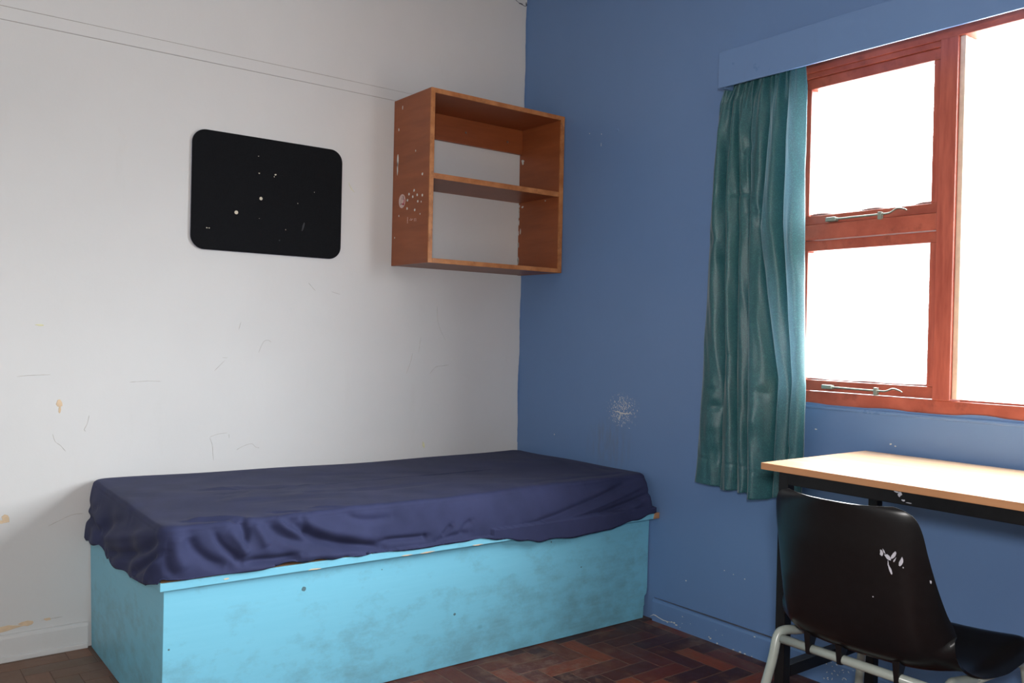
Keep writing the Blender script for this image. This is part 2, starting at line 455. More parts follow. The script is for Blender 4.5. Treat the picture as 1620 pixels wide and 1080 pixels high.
for c, a, v in edge[:40]:
    bm = bmesh.new(); g = .0009
    cx_, cy_ = (a[0] + a[1]) / 2, (a[2] + a[3]) / 2; lx, ly = a[1] - a[0], a[3] - a[2]
    if v: lx, ly = ly, lx
    add_box(bm, -lx / 2 + g, lx / 2 - g, -ly / 2 + g, ly / 2 - g, -.008, 0, .0006, 1)
    o = from_bm('parquet_block', bm, PARQ); o.parent = floor; o.location = (cx_, cy_, 0); o.rotation_euler = (0, 0, math.pi / 2 if v else 0)
bm = bmesh.new()
for c in full[255:]:
    g = .0015; hx, hy = (W_ / 2, 1.5 * W_) if c[2] else (1.5 * W_, W_ / 2)
    add_box(bm, c[0] - hx + g, c[0] + hx - g, c[1] - hy + g, c[1] + hy - g, -.008, 0)
for c, a, v in edge[40:]:
    g = .0015; add_box(bm, a[0] + g, a[1] - g, a[2] + g, a[3] - g, -.008, 0)
o = from_bm('parquet_field', bm, PARQ, floor); o['kind'] = 'stuff'; o['label'] = 'rest of the herringbone parquet blocks'

# skirtings
def skirting(name, axis, a, b, h, mat, lip):
    """profile extruded along x (axis 0, on the white wall) or y (axis 1, on the blue wall)"""
    prof = [(0, 0), (-.016, 0), (-.016, h - .012), (-.014, h - .004), (-.008, h), (-.002, h), (0, h)]
    bm = bmesh.new(); r = []
    for s in (a, b):
        r.append([bm.verts.new((s, p, z) if axis == 0 else (p, s, z)) for p, z in prof])
    n = len(prof)
    for k in range(n): bm.faces.new((r[0][k], r[0][(k + 1) % n], r[1][(k + 1) % n], r[1][k]))
    bm.faces.new(r[0]); bm.faces.new(r[1][::-1]); bmesh.ops.recalc_face_normals(bm, faces=bm.faces)
    return struct(from_bm(name, bm, mat))
sl = skirting('baseboard_left', 0, X0, -1.872, .088, WHITE, 0)
box('quarter_round', (X0, -1.872, -.022, -.0155, 0, .018), WHITE, sl, .003)
sr = skirting('baseboard_right', 1, Y0, -.905, .0865, BLUE_TRIM, 0)
bm = bmesh.new(); strip(bm, [(-.006, -.905, .0885), (-.006, -1.2, .089), (-.006, -1.6, .0885), (-.006, -2.2, .0885)], .0065, 2, .0008)
o = from_bm('dust_line', bm, DIRT_BLUE, sr); o['label'] = 'grey dust along the skirting top'
bm = bmesh.new()
strip(bm, [(-.0165, -.893, .012), (-.0165, -.912, .024), (-.0165, -.925, .024), (-.0165, -.94, .020), (-.0165, -.965, .016), (-.0165, -.985, .017), (-.0165, -1.012, .02)], .0016, 0, -.0006)
for y, z, s in [(-.985, .014, .004), (-1.02, .021, .006), (-1.03, .016, .005), (-1.008, .021, .004), (-1.061, .056, .0025), (-1.196, .012, .005), (-1.19, .016, .004), (-1.228, .004, .004), (-1.39, .074, .004),
                (-1.06, .03, .0025), (-1.05, .012, .002), (-1.30, .003, .004), (-1.33, .003, .005), (-1.35, .003, .004), (-1.38, .003, .003), (-1.25, .04, .002), (-1.22, .05, .0015), (-1.10, .04, .0015)]:
    blob(bm, (-.0162, y, z), 0, s, s * .55, -.0008, rot=random.uniform(-.6, .6))
for k in range(70):
    blob(bm, (-.0162, random.uniform(-2.02, -1.66), random.uniform(.004, .082)), 0, random.uniform(.001, .0045), random.uniform(.0008, .002), -.0007, rot=random.uniform(-1.2, 1.2))
o = from_bm('paint_chip', bm, CHIP_PALE, sr); o['kind'] = 'stuff'; o['label'] = 'white chips where the blue paint has flaked'

# picture rail: thin flat batten painted with the white wall
tr = struct(box('trim_1', (X0, -.62, -.002, 0, 2.0965, 2.1385), WHITE, None, .0009), 'thin painted batten along the white wall')

for z in (2.0955, 2.1395):  # darker strips paint in the shadow gaps along both batten edges
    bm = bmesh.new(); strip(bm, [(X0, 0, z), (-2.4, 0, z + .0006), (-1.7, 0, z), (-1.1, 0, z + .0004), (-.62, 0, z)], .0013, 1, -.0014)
    from_bm('joint_line', bm, plain('joint_shade', srgb(174, 170, 168), .9), tr)
# loose wall damage on the white wall
bm = bmesh.new()
blob(bm, (-1.972, 0, .845), 1, .011, .013, -.0008, 9, .3); blob(bm, (-1.97, 0, .822), 1, .004, .014, -.0008, 7, .2)
blob(bm, (-2.125, 0, .472), 1, .014, .014, -.0008, 7, .4); blob(bm, (-2.14, 0, .46), 1, .013, .006, -.0008, 7, .4)
blob(bm, (-2.13, 0, .107), 1, .055, .012, -.0008, 11, .35); blob(bm, (-2.06, 0, .112), 1, .022, .008, -.0008, 9, .4); blob(bm, (-1.995, 0, .117), 1, .012, .005, -.0008, 7, .4)
o = from_bm('plaster_patch', bm, CHIP_TAN, wl); o['label'] = 'tan patches where the white paint has chipped'
bm = bmesh.new()
blob(bm, (-2.035, 0, 1.107), 1, .013, .0035, -.0008, 8, .3)
strip(bm, [(-.912, 0, 1.722), (-.906, 0, 1.708), (-.897, 0, 1.695), (-.885, 0, 1.685)], .0016, 1, -.0008)
blob(bm, (-.524, 0, .618), 1, .006, .014, -.0008, 8, .25, .3)
o = from_bm('yellow_chip', bm, CHIP_YEL, wl); o['label'] = 'small yellowish chips in the white paint'
cr = [[(-1.878, .80), (-1.884, .77), (-1.893, .752), (-1.888, .745)], [(-1.99, .74), (-1.982, .715), (-1.965, .70), (-1.95, .68)],
      [(-1.462, .70), (-1.452, .672), (-1.449, .64), (-1.446, .615)], [(-1.462, .703), (-1.43, .712), (-1.395, .715)], [(-1.39, .71), (-1.388, .695)],
      [(-1.36, .648), (-1.33, .662), (-1.30, .668), (-1.285, .655), (-1.27, .65)], [(-2.10, .936), (-2.05, .94), (-2.00, .941)], [(-1.75, .912), (-1.69, .915), (-1.64, .913)],
      [(-1.36, 1.107), (-1.352, 1.135)], [(-1.28, 1.02), (-1.262, 1.06), (-1.243, 1.068), (-1.23, 1.06)], [(-.62, .93), (-.60, .98), (-.59, 1.02)],
      [(-.47, 1.23), (-.463, 1.16), (-.44, 1.11), (-.42, 1.08)], [(-.56, 1.02), (-.55, 1.09)], [(-.50, .93), (-.47, .96), (-.43, .965), (-.40, .97)],
      [(-1.45, .95), (-1.41, .99)], [(-1.42, 1.0), (-1.40, .999)], [(-.98, 1.27), (-.94, 1.26)], [(-1.08, 1.30), (-1.05, 1.27)], [(-2.0, .43), (-1.93, .46), (-1.89, .462)], [(-2.02, .115), (-1.95, .116)]]
bm = bmesh.new()
for c in cr: strip(bm, smooth_path([(x, 0, z) for x, z in c], 4), .0011, 1, -.0010)
o = from_bm('hairline_crack', bm, CRACK, wl); o['kind'] = 'stuff'; o['label'] = 'hairline cracks raised in the white paint'
# ragged cutting-in line of the blue paint at the corner
bm = bmesh.new(); z = .60; prev = None
while z < 2.74:
    wv = .0035 + .0035 * math.sin(z * 13) * math.sin(z * 5.3) + random.uniform(-.0012, .0012)
    v1 = bm.verts.new((-max(wv, .0006), -.0006, z)); v2 = bm.verts.new((0.0, -.0006, z))
    if prev: bm.faces.new((prev[0], prev[1], v2, v1))
    prev = (v1, v2); z += .02
o = from_bm('paint_overlap', bm, BLUE_TRIM, wl); o['label'] = 'ragged edge of blue paint running into the corner'
bm = bmesh.new()
strip(bm, smooth_path([(-.095, 0, 2.70), (-.065, 0, 2.682), (-.03, 0, 2.671), (-.006, 0, 2.668)], 4), .0015, 1, -.001)
blob(bm, (-.006, 0, 2.678), 1, .005, .010, -.0008); blob(bm, (-.04, 0, 2.674), 1, .014, .003, -.0008)
o = from_bm('corner_damage', bm, DIRT_BLUE, wl); o['label'] = 'dark scratch by the corner at the top'
# blue wall marks
bm = bmesh.new()
for y, z, a, b in [(-.534, 1.932, .0012, .010), (-.535, 1.975, .002, .003), (-.269, .665, .003, .003), (-.46, 1.99, .003, .002), (-1.24, .27, .003, .002), (-1.28, .265, .003, .002), (-1.33, .26, .0025, .002),
                   (-1.06, .19, .003, .003), (-1.86, .80, .004, .003), (-1.875, .795, .003, .002), (-1.6, .82, .005, .003)]:
    blob(bm, (0, y, z), 0, a, b, -.0006)
# the streak inside the scuffed patch
strip(bm, [(0, -.655, .80), (0, -.672, .802), (0, -.69, .797), (0, -.715, .796), (0, -.752, .80)], .0022, 0, -.0006)
strip(bm, [(0, -.69, .797), (0, -.682, .775), (0, -.676, .768)], .003, 0, -.0006)
for k in range(150):
    a = random.triangular(-.075, .07, 0); b = random.triangular(-.075, .05, .01)
    blob(bm, (0, -.695 + a, .815 + b * 1.1), 0, random.uniform(.0006, .0022), random.uniform(.0008, .0034), -.0005, 6, .4, random.uniform(-.7, .7))
o = from_bm('paint_fleck', bm, CHIP_PALE, wr); o['kind'] = 'stuff'; o['label'] = 'white flecks scraped into the blue wall above the bed'
bm = bmesh.new(); bmesh.ops.create_uvsphere(bm, u_segments=10, v_segments=6, radius=.006); bmesh.ops.scale(bm, verts=bm.verts, vec=(.7, 1, 1)); bmesh.ops.translate(bm, verts=bm.verts, vec=(-.001, -.634, 1.976))
o = from_bm('painted_screw_head', bm, BLUE_TRIM, wr, True); o['label'] = 'screw head painted over in blue'

# ------------------------------------------------------------------ window
win = bpy.data.objects.new('window_1', None); COL.objects.link(win); win.location = (.03, -2.42, .905)
win['kind'] = 'structure'; win['label'] = 'red-brown varnished timber window with white daylight behind'
def wbox(name, b, mat=FRAME, parent=win, bev=.003): return box(name, b, mat, parent, bev)
wbox('bottom_rail', (.010, .085, WY0, WY1, .898, .944))
wbox('sill_bead', (.020, .10, WY0, -2.055, .940, .950), bev=.002)
wbox('head_rail', (.006, .085, WY0, WY1, 2.008, 2.054))
wbox('head_bead', (.012, .08, -1.99, -1.52, 1.990, 2.010), bev=.003)
wbox('jamb', (.006, .085, WY1 - .032, WY1, .944, 2.008), FRAME_V)
wbox('jamb', (.006, .085, WY0, WY0 + .045, .944, 2.008), FRAME_V)
wbox('mullion', (.002, .085, -2.034, -1.982, .944, 2.008), FRAME_V)
wbox('glazing_bead', (.014, .088, -2.050, -2.034, .95, 2.008), plain('daylit_pale_wood', srgb(214, 196, 178), .6))  # pale colour paints in the daylight that burns out this edge
wbox('sill_nosing', (-.0035, .012, WY0, WY1, .8875, .8985), BLUE_TRIM, bev=.004)
wbox('transom', (.004, .085, -1.982, WY1 - .032, 1.448, 1.498))
# the two opening casements left of the mullion
for (z0, z1, nm) in ((1.500, 1.990, 'upper'), (.946, 1.446, 'lower')):
    ca = bpy.data.objects.new('casement', None); COL.objects.link(ca); ca.parent = win; ca.location = (0.02, .66, z0 - .905)
    ca['label'] = '%s small opening casement with chipped red varnish' % nm
    ya, yb = -1.980, WY1 - .034
    br = .030 if nm == 'upper' else .036
    tp = .034
    wbox('casement_rail', (.018, .058, ya, yb, z0, z0 + br), FRAME, ca)
    wbox('casement_rail', (.018, .058, ya, yb, z1 - tp, z1), FRAME, ca)
    wbox('casement_stile', (.018, .058, ya, ya + .024, z0 + br, z1 - tp), FRAME_V, ca)
    wbox('casement_stile', (.018, .058, yb - .018, yb, z0 + br, z1 - tp), FRAME_V, ca)
    wbox('pane', (.040, .044, ya + .02, yb - .014, z0 + br - .006, z1 - tp + .006), GLASS, ca, 0)
    bm = bmesh.new()
    n = 26; rows = []
    for k in range(n + 1):
        y = ya + .024 + (yb - ya - .042) * k / n
        h = .0035 + .008 * max(0, math.sin(k * .55 + 1)) * (1 if nm == 'upper' else .45) + random.uniform(0, .002)
        rows.append([bm.verts.new(p) for p in ((.030, y, z0 + br - .002), (.030, y, z0 + br + h * .6), (.039, y, z0 + br + h), (.0395, y, z0 + br - .002))])
    for a, b in zip(rows, rows[1:]):
        for q in range(3): bm.faces.new((a[q], a[q + 1], b[q + 1], b[q]))
    bmesh.ops.recalc_face_normals(bm, faces=bm.faces)
    o = from_bm('putty', bm, PUTTY, ca); o['label'] = 'crumbling putty along the pane'
wbox('pane', (.040, .044, WY0 + .04, -2.044, .946, 2.012), GLASS, win, 0)
# casement stays
def stay(z, tilt):
    y0 = -1.625
    o = bpy.data.objects.new('casement_stay', None); COL.objects.link(o); o.parent = win; o.location = (0, .80, z - .905)
    o['label'] = 'metal casement stay with hooked end'
    bm = bmesh.new()
    add_box(bm, -.006, .016, y0 - .030, y0 + .006, z - .007, z + .007, .003)
    from_bm('stay_hinge', bm, ZINC, o)
    pts = smooth_path([(.004, y0 - .02, z), (.002, y0 - .10, z - .001 + tilt * .3), (.001, y0 - .19, z - .002 + tilt * .6), (-.002, y0 - .215, z - .001 + tilt * .7), (-.006, y0 - .240, z + .008 + tilt), (-.008, y0 - .262, z + .004 + tilt), (-.009, y0 - .272, z - .001 + tilt)], 5)
    tube('stay_arm', pts, [.0034 - .0014 * i / len(pts) for i in range(len(pts))], ZINC, o, 8)
    bm = bmesh.new()
    add_box(bm, -.004, .010, y0 - .187, y0 - .175, z - .016, z + .008, .0015)
    from_bm('stay_peg', bm, ZINC, o)
stay(.962, 0.0); stay(1.510, 0.004)
# bright ledge of the plaster below the frame, wavy blue paint on its edge
bm = bmesh.new(); prev = None; y = WY1
while y > WY0:
    hgt = .0045 + .0035 * max(0, math.sin(y * 23)) + .004 * max(0, math.sin(y * 9 + 2)) ** 3
    v1 = bm.verts.new((.0050, y, .8965)); v2 = bm.verts.new((.0050, y, .899 + hgt))
    if prev: bm.faces.new((prev[0], prev[1], v2, v1))
    prev = (v1, v2); y -= .012
o = from_bm('blue_paint_overrun', bm, BLUE_TRIM, win); o['label'] = 'blue wall paint run over the frame'

# ------------------------------------------------------------------ pelmet, curtain track, curtain
pz0, pz1, px, py = 1.990, 2.116, -.130, -1.264
pel = empty('pelmet', (-.065, -2.35, pz0), 'blue painted box pelmet above the window hiding the curtain top', 'pelmet')
box('front_board', (px, px + .009, -3.5, py, pz0, pz1), BLUE_TRIM, pel, .0025)
box('end_board', (px + .018, 0, py - .018, py, pz0 + .001, pz1), BLUE_TRIM, pel, .002)
box('end_board', (px + .018, 0, -3.5, -3.482, pz0 + .001, pz1), BLUE_TRIM, pel, .002)
box('top_board', (px + .018, 0, -3.482, py - .018, pz1 - .018, pz1), BLUE_TRIM, pel, .002)
box('curtain_rail', (-.078, -.062, -3.44, -1.29, 2.060, 2.075), CHIP_PALE, pel, .002)
for y in (-1.4, -2.3, -3.2): box('rail_bracket', (-.074, -.066, y - .01, y + .01, 2.075, 2.098), ZINC, pel, .001)

def lerp_table(tab, x):
    return np.interp(x, [a for a, _ in tab], [b for _, b in tab])
def curtain():
    NZ, NS = 260, 420
    zt = 2.045
    # hand-measured: left/right edges (y) against height; six pleats with boundaries at three heights
    zk = [.58, .667, .96, 1.38, 1.76, 1.95, 2.0, 2.05]
    eL = [-1.146, -1.155, -1.170, -1.187, -1.206, -1.226, -1.245, -1.275]
    eR = [-1.594, -1.595, -1.599, -1.582, -1.577, -1.575, -1.570, -1.568]
    kz = [.58, .98, 1.5, 1.85, 2.05]
    B = [[0, .27, .43, .54, .76, .89, 1.0], [0, .24, .36, .50, .77, .89, 1.0], [0, .19, .34, .45, .57, .80, 1.0], [0, .16, .28, .41, .62, .80, 1.0], [0, .15, .28, .42, .60, .82, 1.0]]
    A = [[.034, .032, .030, .062, .032, .036], [.034, .030, .024, .060, .028, .036], [.036, .034, .022, .026, .052, .040], [.028, .028, .024, .034, .032, .028], [.012, .012, .010, .014, .012, .012]]
    hem = [(0, .590), (.25, .586), (.28, .576), (.43, .584), (.45, .577), (.53, .584), (.56, .570), (.74, .576), (.78, .588), (1, .592)]
    s = np.linspace(0, 1, NS)
    V = np.zeros((NZ, NS, 3))
    for i in range(NZ):
        f = i / (NZ - 1)
        zrow = zt + (.58 - zt) * f
        bb = [np.interp(zrow, kz, [B[k][q] for k in range(5)]) for q in range(7)]
        aa = [np.interp(zrow, kz, [A[k][q] for k in range(5)]) for q in range(6)]
        wob = .006 * np.sin(zrow * 5.1 + np.arange(7) * 1.7)
        bb = [b + (wob[q] if 0 < q < 6 else 0) for q, b in enumerate(bb)]
        d = np.zeros(NS)
        for q in range(6):
            m = (s >= bb[q]) & (s <= bb[q + 1]); t = (s[m] - bb[q]) / (bb[q + 1] - bb[q])
            d[m] = aa[q] * np.power(np.sin(np.pi * t) + 1e-6, .70) * (1 + .15 * np.sin(2 * np.pi * t + zrow * 3 + q))
        # small gathers under the heading tape
        g = max(0, (zrow - 1.86) / .19)
        d += g ** 1.2 * .016 * (np.sin(s * 95 + 1.2 * np.sin(s * 17)) * .6 + .4 * np.sin(s * 61 + zrow * 20))
        # crushed creases
        d += .0022 * np.sin(s * 40 + 3 * np.sin(zrow * 6)) * (.4 + .6 * np.sin(zrow * 3.1 + s * 6) ** 2)
        d += .0012 * np.sin(s * 70 + 12 * zrow + 2 * np.sin(zrow * 17 + s * 9)) 
        # stitched hem band
        if abs(zrow - .672) < .007: d -= .0016 * math.cos((zrow - .672) / .007 * math.pi / 2)
        yl = np.interp(zrow, zk, eL); yr = np.interp(zrow, zk, eR)
        # cloth bunches sideways: lean each pleat a little
        y = yl + (yr - yl) * s
        zz = zt + (lerp_table(hem, s) - zt) * f
        V[i, :, 0] = -.060 - d; V[i, :, 1] = y; V[i, :, 2] = zz
    # individual dents and creases (y, z, radius_y, radius_z, depth)
    for (cy, cz, ry, rz, dp) in [(-1.31, 1.86, .008, .09, .014), (-1.335, 1.84, .008, .10, -.014), (-1.26, 1.70, .012, .12, .010), (-1.25, 1.62, .02, .03, .008), (-1.245, .87, .020, .018, .010), (-1.232, .93, .014, .012, .006), (-1.24, .80, .03, .02, -.004), (-1.225, 1.47, .018, .03, .008), (-1.262, 1.40, .016, .02, .006), (-1.46, .93, .020, .022, .008), (-1.44, .84, .02, .03, -.007),
                                 (-1.33, 1.62, .03, .008, .006), (-1.39, 1.55, .028, .007, .005), (-1.24, .70, .028, .03, .009), (-1.27, 1.82, .022, .05, .008), (-1.345, 1.83, .010, .06, -.010), (-1.36, 1.78, .020, .020, .009), (-1.56, .75, .012, .02, .008), (-1.57, 1.1, .012, .03, .005), (-1.30, 1.05, .03, .012, .003), (-1.21, 1.2, .014, .05, .004), (-1.41, 1.25, .02, .05, .006), (-1.42, 1.45, .012, .05, .004)]:
        e = np.exp(-((V[:, :, 1] - cy) / ry) ** 2 - ((V[:, :, 2] - cz) / rz) ** 2)
        V[:, :, 0] += dp * e
    V[:, :, 0] = np.minimum(V[:, :, 0], -.012)
    hi_ = V[:, :, 2] > 1.982
    V[:, :, 0] = np.where(hi_, np.maximum(V[:, :, 0], -.116), V[:, :, 0])
    vs = V.reshape(-1, 3)
    I = np.arange(NZ * NS).reshape(NZ, NS)
    q = np.stack([I[:-1, :-1], I[:-1, 1:], I[1:, 1:], I[1:, :-1]], -1).reshape(-1, 4)
    me = bpy.data.meshes.new('curtain'); me.from_pydata(vs.tolist(), [], q.tolist()); me.update()
    o = link('curtain', me, TEAL, None, True)
    sd = o.modifiers.new('thickness', 'SOLIDIFY'); sd.thickness = .0012; sd.offset = 0
    o['label'] = 'teal satin-weave curtain hanging in pleats at the left of the window'; o['category'] = 'curtain'
curtain()

# ------------------------------------------------------------------ bed base
bed = empty('bed_base', (-.93, -.43, 0), 'light blue painted wooden box bed base along the white wall', 'bed')
def hull(name, c, mat, parent, bev=.002):
    bm = bmesh.new(); add_hull8(bm, c, bev); return from_bm(name, bm, mat, parent)
fl, fr = (-1.862, -.852), (-.018, -.866)
def quadbox(name, a, b, th, z0, z1, mat, parent, bev=.0015):
    # panel standing on the line a-b with thickness th inwards (+y)
    return hull(name, [(a[0], a[1], z0), (b[0], b[1], z0), (b[0], b[1] + th, z0), (a[0], a[1] + th, z0), (a[0], a[1], z1), (b[0], b[1], z1), (b[0], b[1] + th, z1), (a[0], a[1] + th, z1)], mat, parent, bev)
# front panel with its right end notched round the skirting
def front_panel():
    bm = bmesh.new()
    out_ = [(-1.862, 0.0), (-.026, 0.0), (-.024, .045), (-.019, .052), (-.020, .085), (-.010, .094), (-.006, .12), (-.005, .30), (-.002, .401), (-1.862, .401)]
    yv = lambda x: fl[1] + (fr[1] - fl[1]) * (x - fl[0]) / (fr[0] - fl[0])
    a = [bm.verts.new((x, yv(x), z + .001)) for x, z in out_]; b = [bm.verts.new((x, yv(x) + .018, z + .001)) for x, z in out_]
    n = len(a)
    bm.faces.new(a); bm.faces.new(b[::-1])
    for k in range(n): bm.faces.new((a[k], b[k], b[(k + 1) % n], a[(k + 1) % n]))
    bmesh.ops.recalc_face_normals(bm, faces=bm.faces)
    o = from_bm('front_panel', bm, LBLUE, bed)
    bv = o.modifiers.new('edge', 'BEVEL'); bv.width = .0015; bv.segments = 2
front_panel()
hull('end_panel', [(-1.861, -.833, .001), (-1.843, -.833, .001), (-1.843, -.018, .001), (-1.861, -.018, .001), (-1.861, -.833, .401), (-1.843, -.833, .401), (-1.845, -.002, .401), (-1.868, -.002, .401)], LBLUE, bed)
hull('bed_board', [(-1.876, -.868, .402), (-.003, -.917, .402), (-.003, -.003, .402), (-1.876, -.003, .402), (-1.876, -.868, .424), (-.003, -.917, .424), (-.003, -.003, .424), (-1.876, -.003, .424)], LBLUE, bed, .0015)
# raw wood where the paint stops: top of the board near the front corner, and the sawn right end
hull('bare_board_top', [(-1.872, -.862, .4238), (-.006, -.911, .4238), (-.006, -.80, .4238), (-1.872, -.80, .4238), (-1.872, -.864, .4252), (-.006, -.913, .4252), (-.006, -.80, .4252), (-1.872, -.80, .4252)], RAWWOOD, bed, 0)
hull('sawn_end', [(-.034, -.9186, .403), (-.0025, -.9194, .403), (-.0025, -.90, .403), (-.034, -.90, .403), (-.028, -.9186, .4256), (-.0025, -.9194, .4256), (-.0025, -.90, .4256), (-.028, -.90, .4256)], RAWWOOD, bed, .001)
bm = bmesh.new()
for x, wd in ((-1.44, .022), (-1.05, .026), (-.86, .02), (-1.13, .02)):
    yb = -.868 - .049 * (x + 1.876) / 1.873
    blob(bm, (x, yb, .4035), 1, wd, .002, -.0008, 10, .4)
blob(bm, (-1.70, -.8725, .413), 1, .008, .0025, -.0008, 8, .4)
o = from_bm('edge_chip', bm, CHIP_TAN, bed); o['kind'] = 'stuff'
bm = bmesh.new()
for x, z, r in ((-1.461, .342, .007), (-.922, .172, .005), (-.508, .362, .003), (-1.846, .238, .003), (-1.20, .362, .002), (-.36, .25, .003)):
    yb = fl[1] + (fr[1] - fl[1]) * (x - fl[0]) / (fr[0] - fl[0])
    blob(bm, (x, yb, z), 1, r, r, -.0006, 10, .15)
o = from_bm('knot', bm, plain('dark_knot', srgb(78, 112, 122), .6), bed); o['kind'] = 'stuff'; o['label'] = 'dark knots and screw holes in the front panel'

# ------------------------------------------------------------------ mattress under its sheet
mat_root = empty('mattress', (-.93, -.43, .4255), 'single mattress in a loose navy blue sheet lying on the light blue bed base', 'mattress')
box('mattress_core', (-1.85, -.02, -.84, -.03, .4256, .535), FOAM, mat_root, .02)
def sheet():
    x0, x1, y0, y1 = -1.872, -.012, -.862, -.014      # edge of the top
    R = .035
    # perimeter samples: sides left, front, right, back of the inset rectangle
    nf, ns = 420, 190
    per = []
    for k in range(nf): per.append(('f', k / nf))       # front, left -> right
    for k in range(ns): per.append(('r', k / ns))       # right, front -> back
    for k in range(nf // 2): per.append(('b', k / (nf // 2)))
    for k in range(ns): per.append(('l', k / ns))       # left, back -> front
    N = len(per)
    def ring(d):
        """inset (d>0) or outset rounded rectangle; rows: x, y, nx, ny"""
        a0, a1, b0, b1 = x0 + d, x1 - d, y0 + d, y1 - d
        if b0 > b1: b0 = b1 = (y0 + y1) / 2
        P = np.zeros((N, 2))
        for i, (sd, t) in enumerate(per):
            if sd == 'f': P[i] = (a0 + (a1 - a0) * t, b0)
            elif sd == 'r': P[i] = (a1, b0 + (b1 - b0) * t)
            elif sd == 'b': P[i] = (a1 + (a0 - a1) * t, b1)
            else: P[i] = (a0, b1 + (b0 - b1) * t)
        # soften the corners
        r = max(0, min(R + max(-d, 0), (b1 - b0) / 2 - 1e-3))
        if r > 1e-3:
            for i in range(N):
                x, y = P[i]
                cx_ = min(max(x, a0 + r), a1 - r); cy_ = min(max(y, b0 + r), b1 - r)
                dx, dy = x - cx_, y - cy_
                if abs(dx) > 1e-9 and abs(dy) > 1e-9:
                    l = math.hypot(dx, dy); P[i] = (cx_ + dx / l * r, cy_ + dy / l * r)
        return P
    base = ring(0.0)
    # hem height along the perimeter
    hf = [(-1.90, .432), (-1.85, .430), (-1.81, .427), (-1.69, .4265), (-1.60, .4265), (-1.54, .432), (-1.44, .433), (-1.32, .426), (-1.14, .420), (-1.0, .422), (-.85, .423), (-.74, .407), (-.60, .384), (-.45, .381), (-.26, .391), (-.13, .408), (-.03, .428), (0, .43)]
    hl = [(-.90, .428), (-.85, .418), (-.785, .410), (-.62, .392), (-.50, .388), (-.40, .392), (-.352, .384), (-.31, .398), (-.265, .405), (-.19, .398), (-.131, .386), (-.06, .383), (0, .384)]
    hem = np.zeros(N)
    for i, (sd, t) in enumerate(per):
        x, y = base[i]
        if sd == 'f': hem[i] = lerp_table(hf, x)
        elif sd == 'l': hem[i] = lerp_table(hl, y)
        else: hem[i] = .435
    rows = []
    # top: from the middle outwards, slight crown and slow undulation
    tops = [.42, .36, .30, .25, .21, .18, .155, .135, .12, .107, .095, .084, .074, .065, .057, .049, .042, .036, .030]
    def ztop(P, d):
        x, y = P[:, 0], P[:, 1]
        z = .569 + .012 * np.exp(-((x + 1.84) / .35) ** 2) * np.clip((y + .9) / .9, 0, 1) + .002 * np.sin(x * 4 + 1) + .0015 * np.sin(x * 9 + y * 7)
        z += .0015 * np.sin(y * 12 + x * 3)
        return z
    finer = []
    for a, b in zip(tops, tops[1:]): finer += [a, (a + b) / 2]
    finer.append(tops[-1])
    for d in finer:
        P = ring(d); rows.append(np.column_stack([P, ztop(P, d)]))
    Pe = ring(.0)
    zc = ztop(Pe, 0)
    # rounded arris
    for k in range(1, 9):
        a = k / 8 * math.pi / 2; rr = .016
        P = ring(rr * (1 - math.sin(a)) )
        rows.append(np.column_stack([P, zc - rr * (1 - math.cos(a))]))
    # skirt
    K = 46
    x_, y_ = Pe[:, 0], Pe[:, 1]
    side = np.array([{'f': 0, 'r': 1, 'b': 2, 'l': 3}[s] for s, _ in per])
    frontness = (side == 0).astype(float); leftness = (side == 3).astype(float)
    # smooth blend of the flare
    flare = np.zeros(N)
    for i in range(N):
        x, y = Pe[i]
        if side[i] == 0: flare[i] = .018 + .032 * np.clip((x + 1.0) / 1.0, 0, 1) + .010 * math.sin(x * 7.3) * .5
        elif side[i] == 3: flare[i] = .026 + .007 * math.sin(y * 24)
        else: flare[i] = .001
    ker = np.ones(9) / 9
    flare = np.convolve(np.concatenate([flare[-4:], flare, flare[:4]]), ker, 'valid')
    flare[side == 1] = np.minimum(flare[side == 1], .0015); flare[side == 2] = .0005
    for k in range(1, K + 1):
        t = k / K
        zz = (zc - .016) + (hem - (zc - .016)) * t
        o_ = flare * np.sin(t * math.pi / 2) ** .8
        P = Pe.copy()
        fm = side == 0; lm = side == 3; rm = side == 1
        nx = np.zeros(N); ny = np.zeros(N); ny[fm] = -1; nx[lm] = -1; nx[rm] = 1; ny[side == 2] = 1
        # corner normals
        for i in range(N):
            x, y = Pe[i]
            if x < x0 + R and y < y0 + R:
                v = Vector((x - (x0 + R), y - (y0 + R))); v.normalize(); nx[i], ny[i] = v
        P[:, 0] += nx * o_; P[:, 1] += ny * o_
        rows.append(np.column_stack([P, zz]))
    # turned-under hem
    P = rows[-1].copy(); P[:, 2] += .004; P[:, 1] += np.where(side == 0, .006, 0); P[:, 0] += np.where(side == 3, .006, 0)
    rows.append(P)
    V = np.array(rows); M = len(rows)
    # normals of the grid for displacement
    def normals(V):
        du = np.roll(V, -1, 1) - np.roll(V, 1, 1); dv = np.gradient(V, axis=0)
        n = np.cross(du, dv); n /= (np.linalg.norm(n, axis=2, keepdims=True) + 1e-9); return n
    Nn = normals(V)
    # outward check
    if Nn[5, 10, 2] < 0: Nn = -Nn
    # creases: polyline, width, depth (positive = valley)
    FY = -.885
    def F(pts): return [(x, FY, z) for x, z in pts]
    def Tp(pts): return [(x, y, .568) for x, y in pts]
    def Lf(pts): return [(-1.895, y, z) for y, z in pts]
    C = []
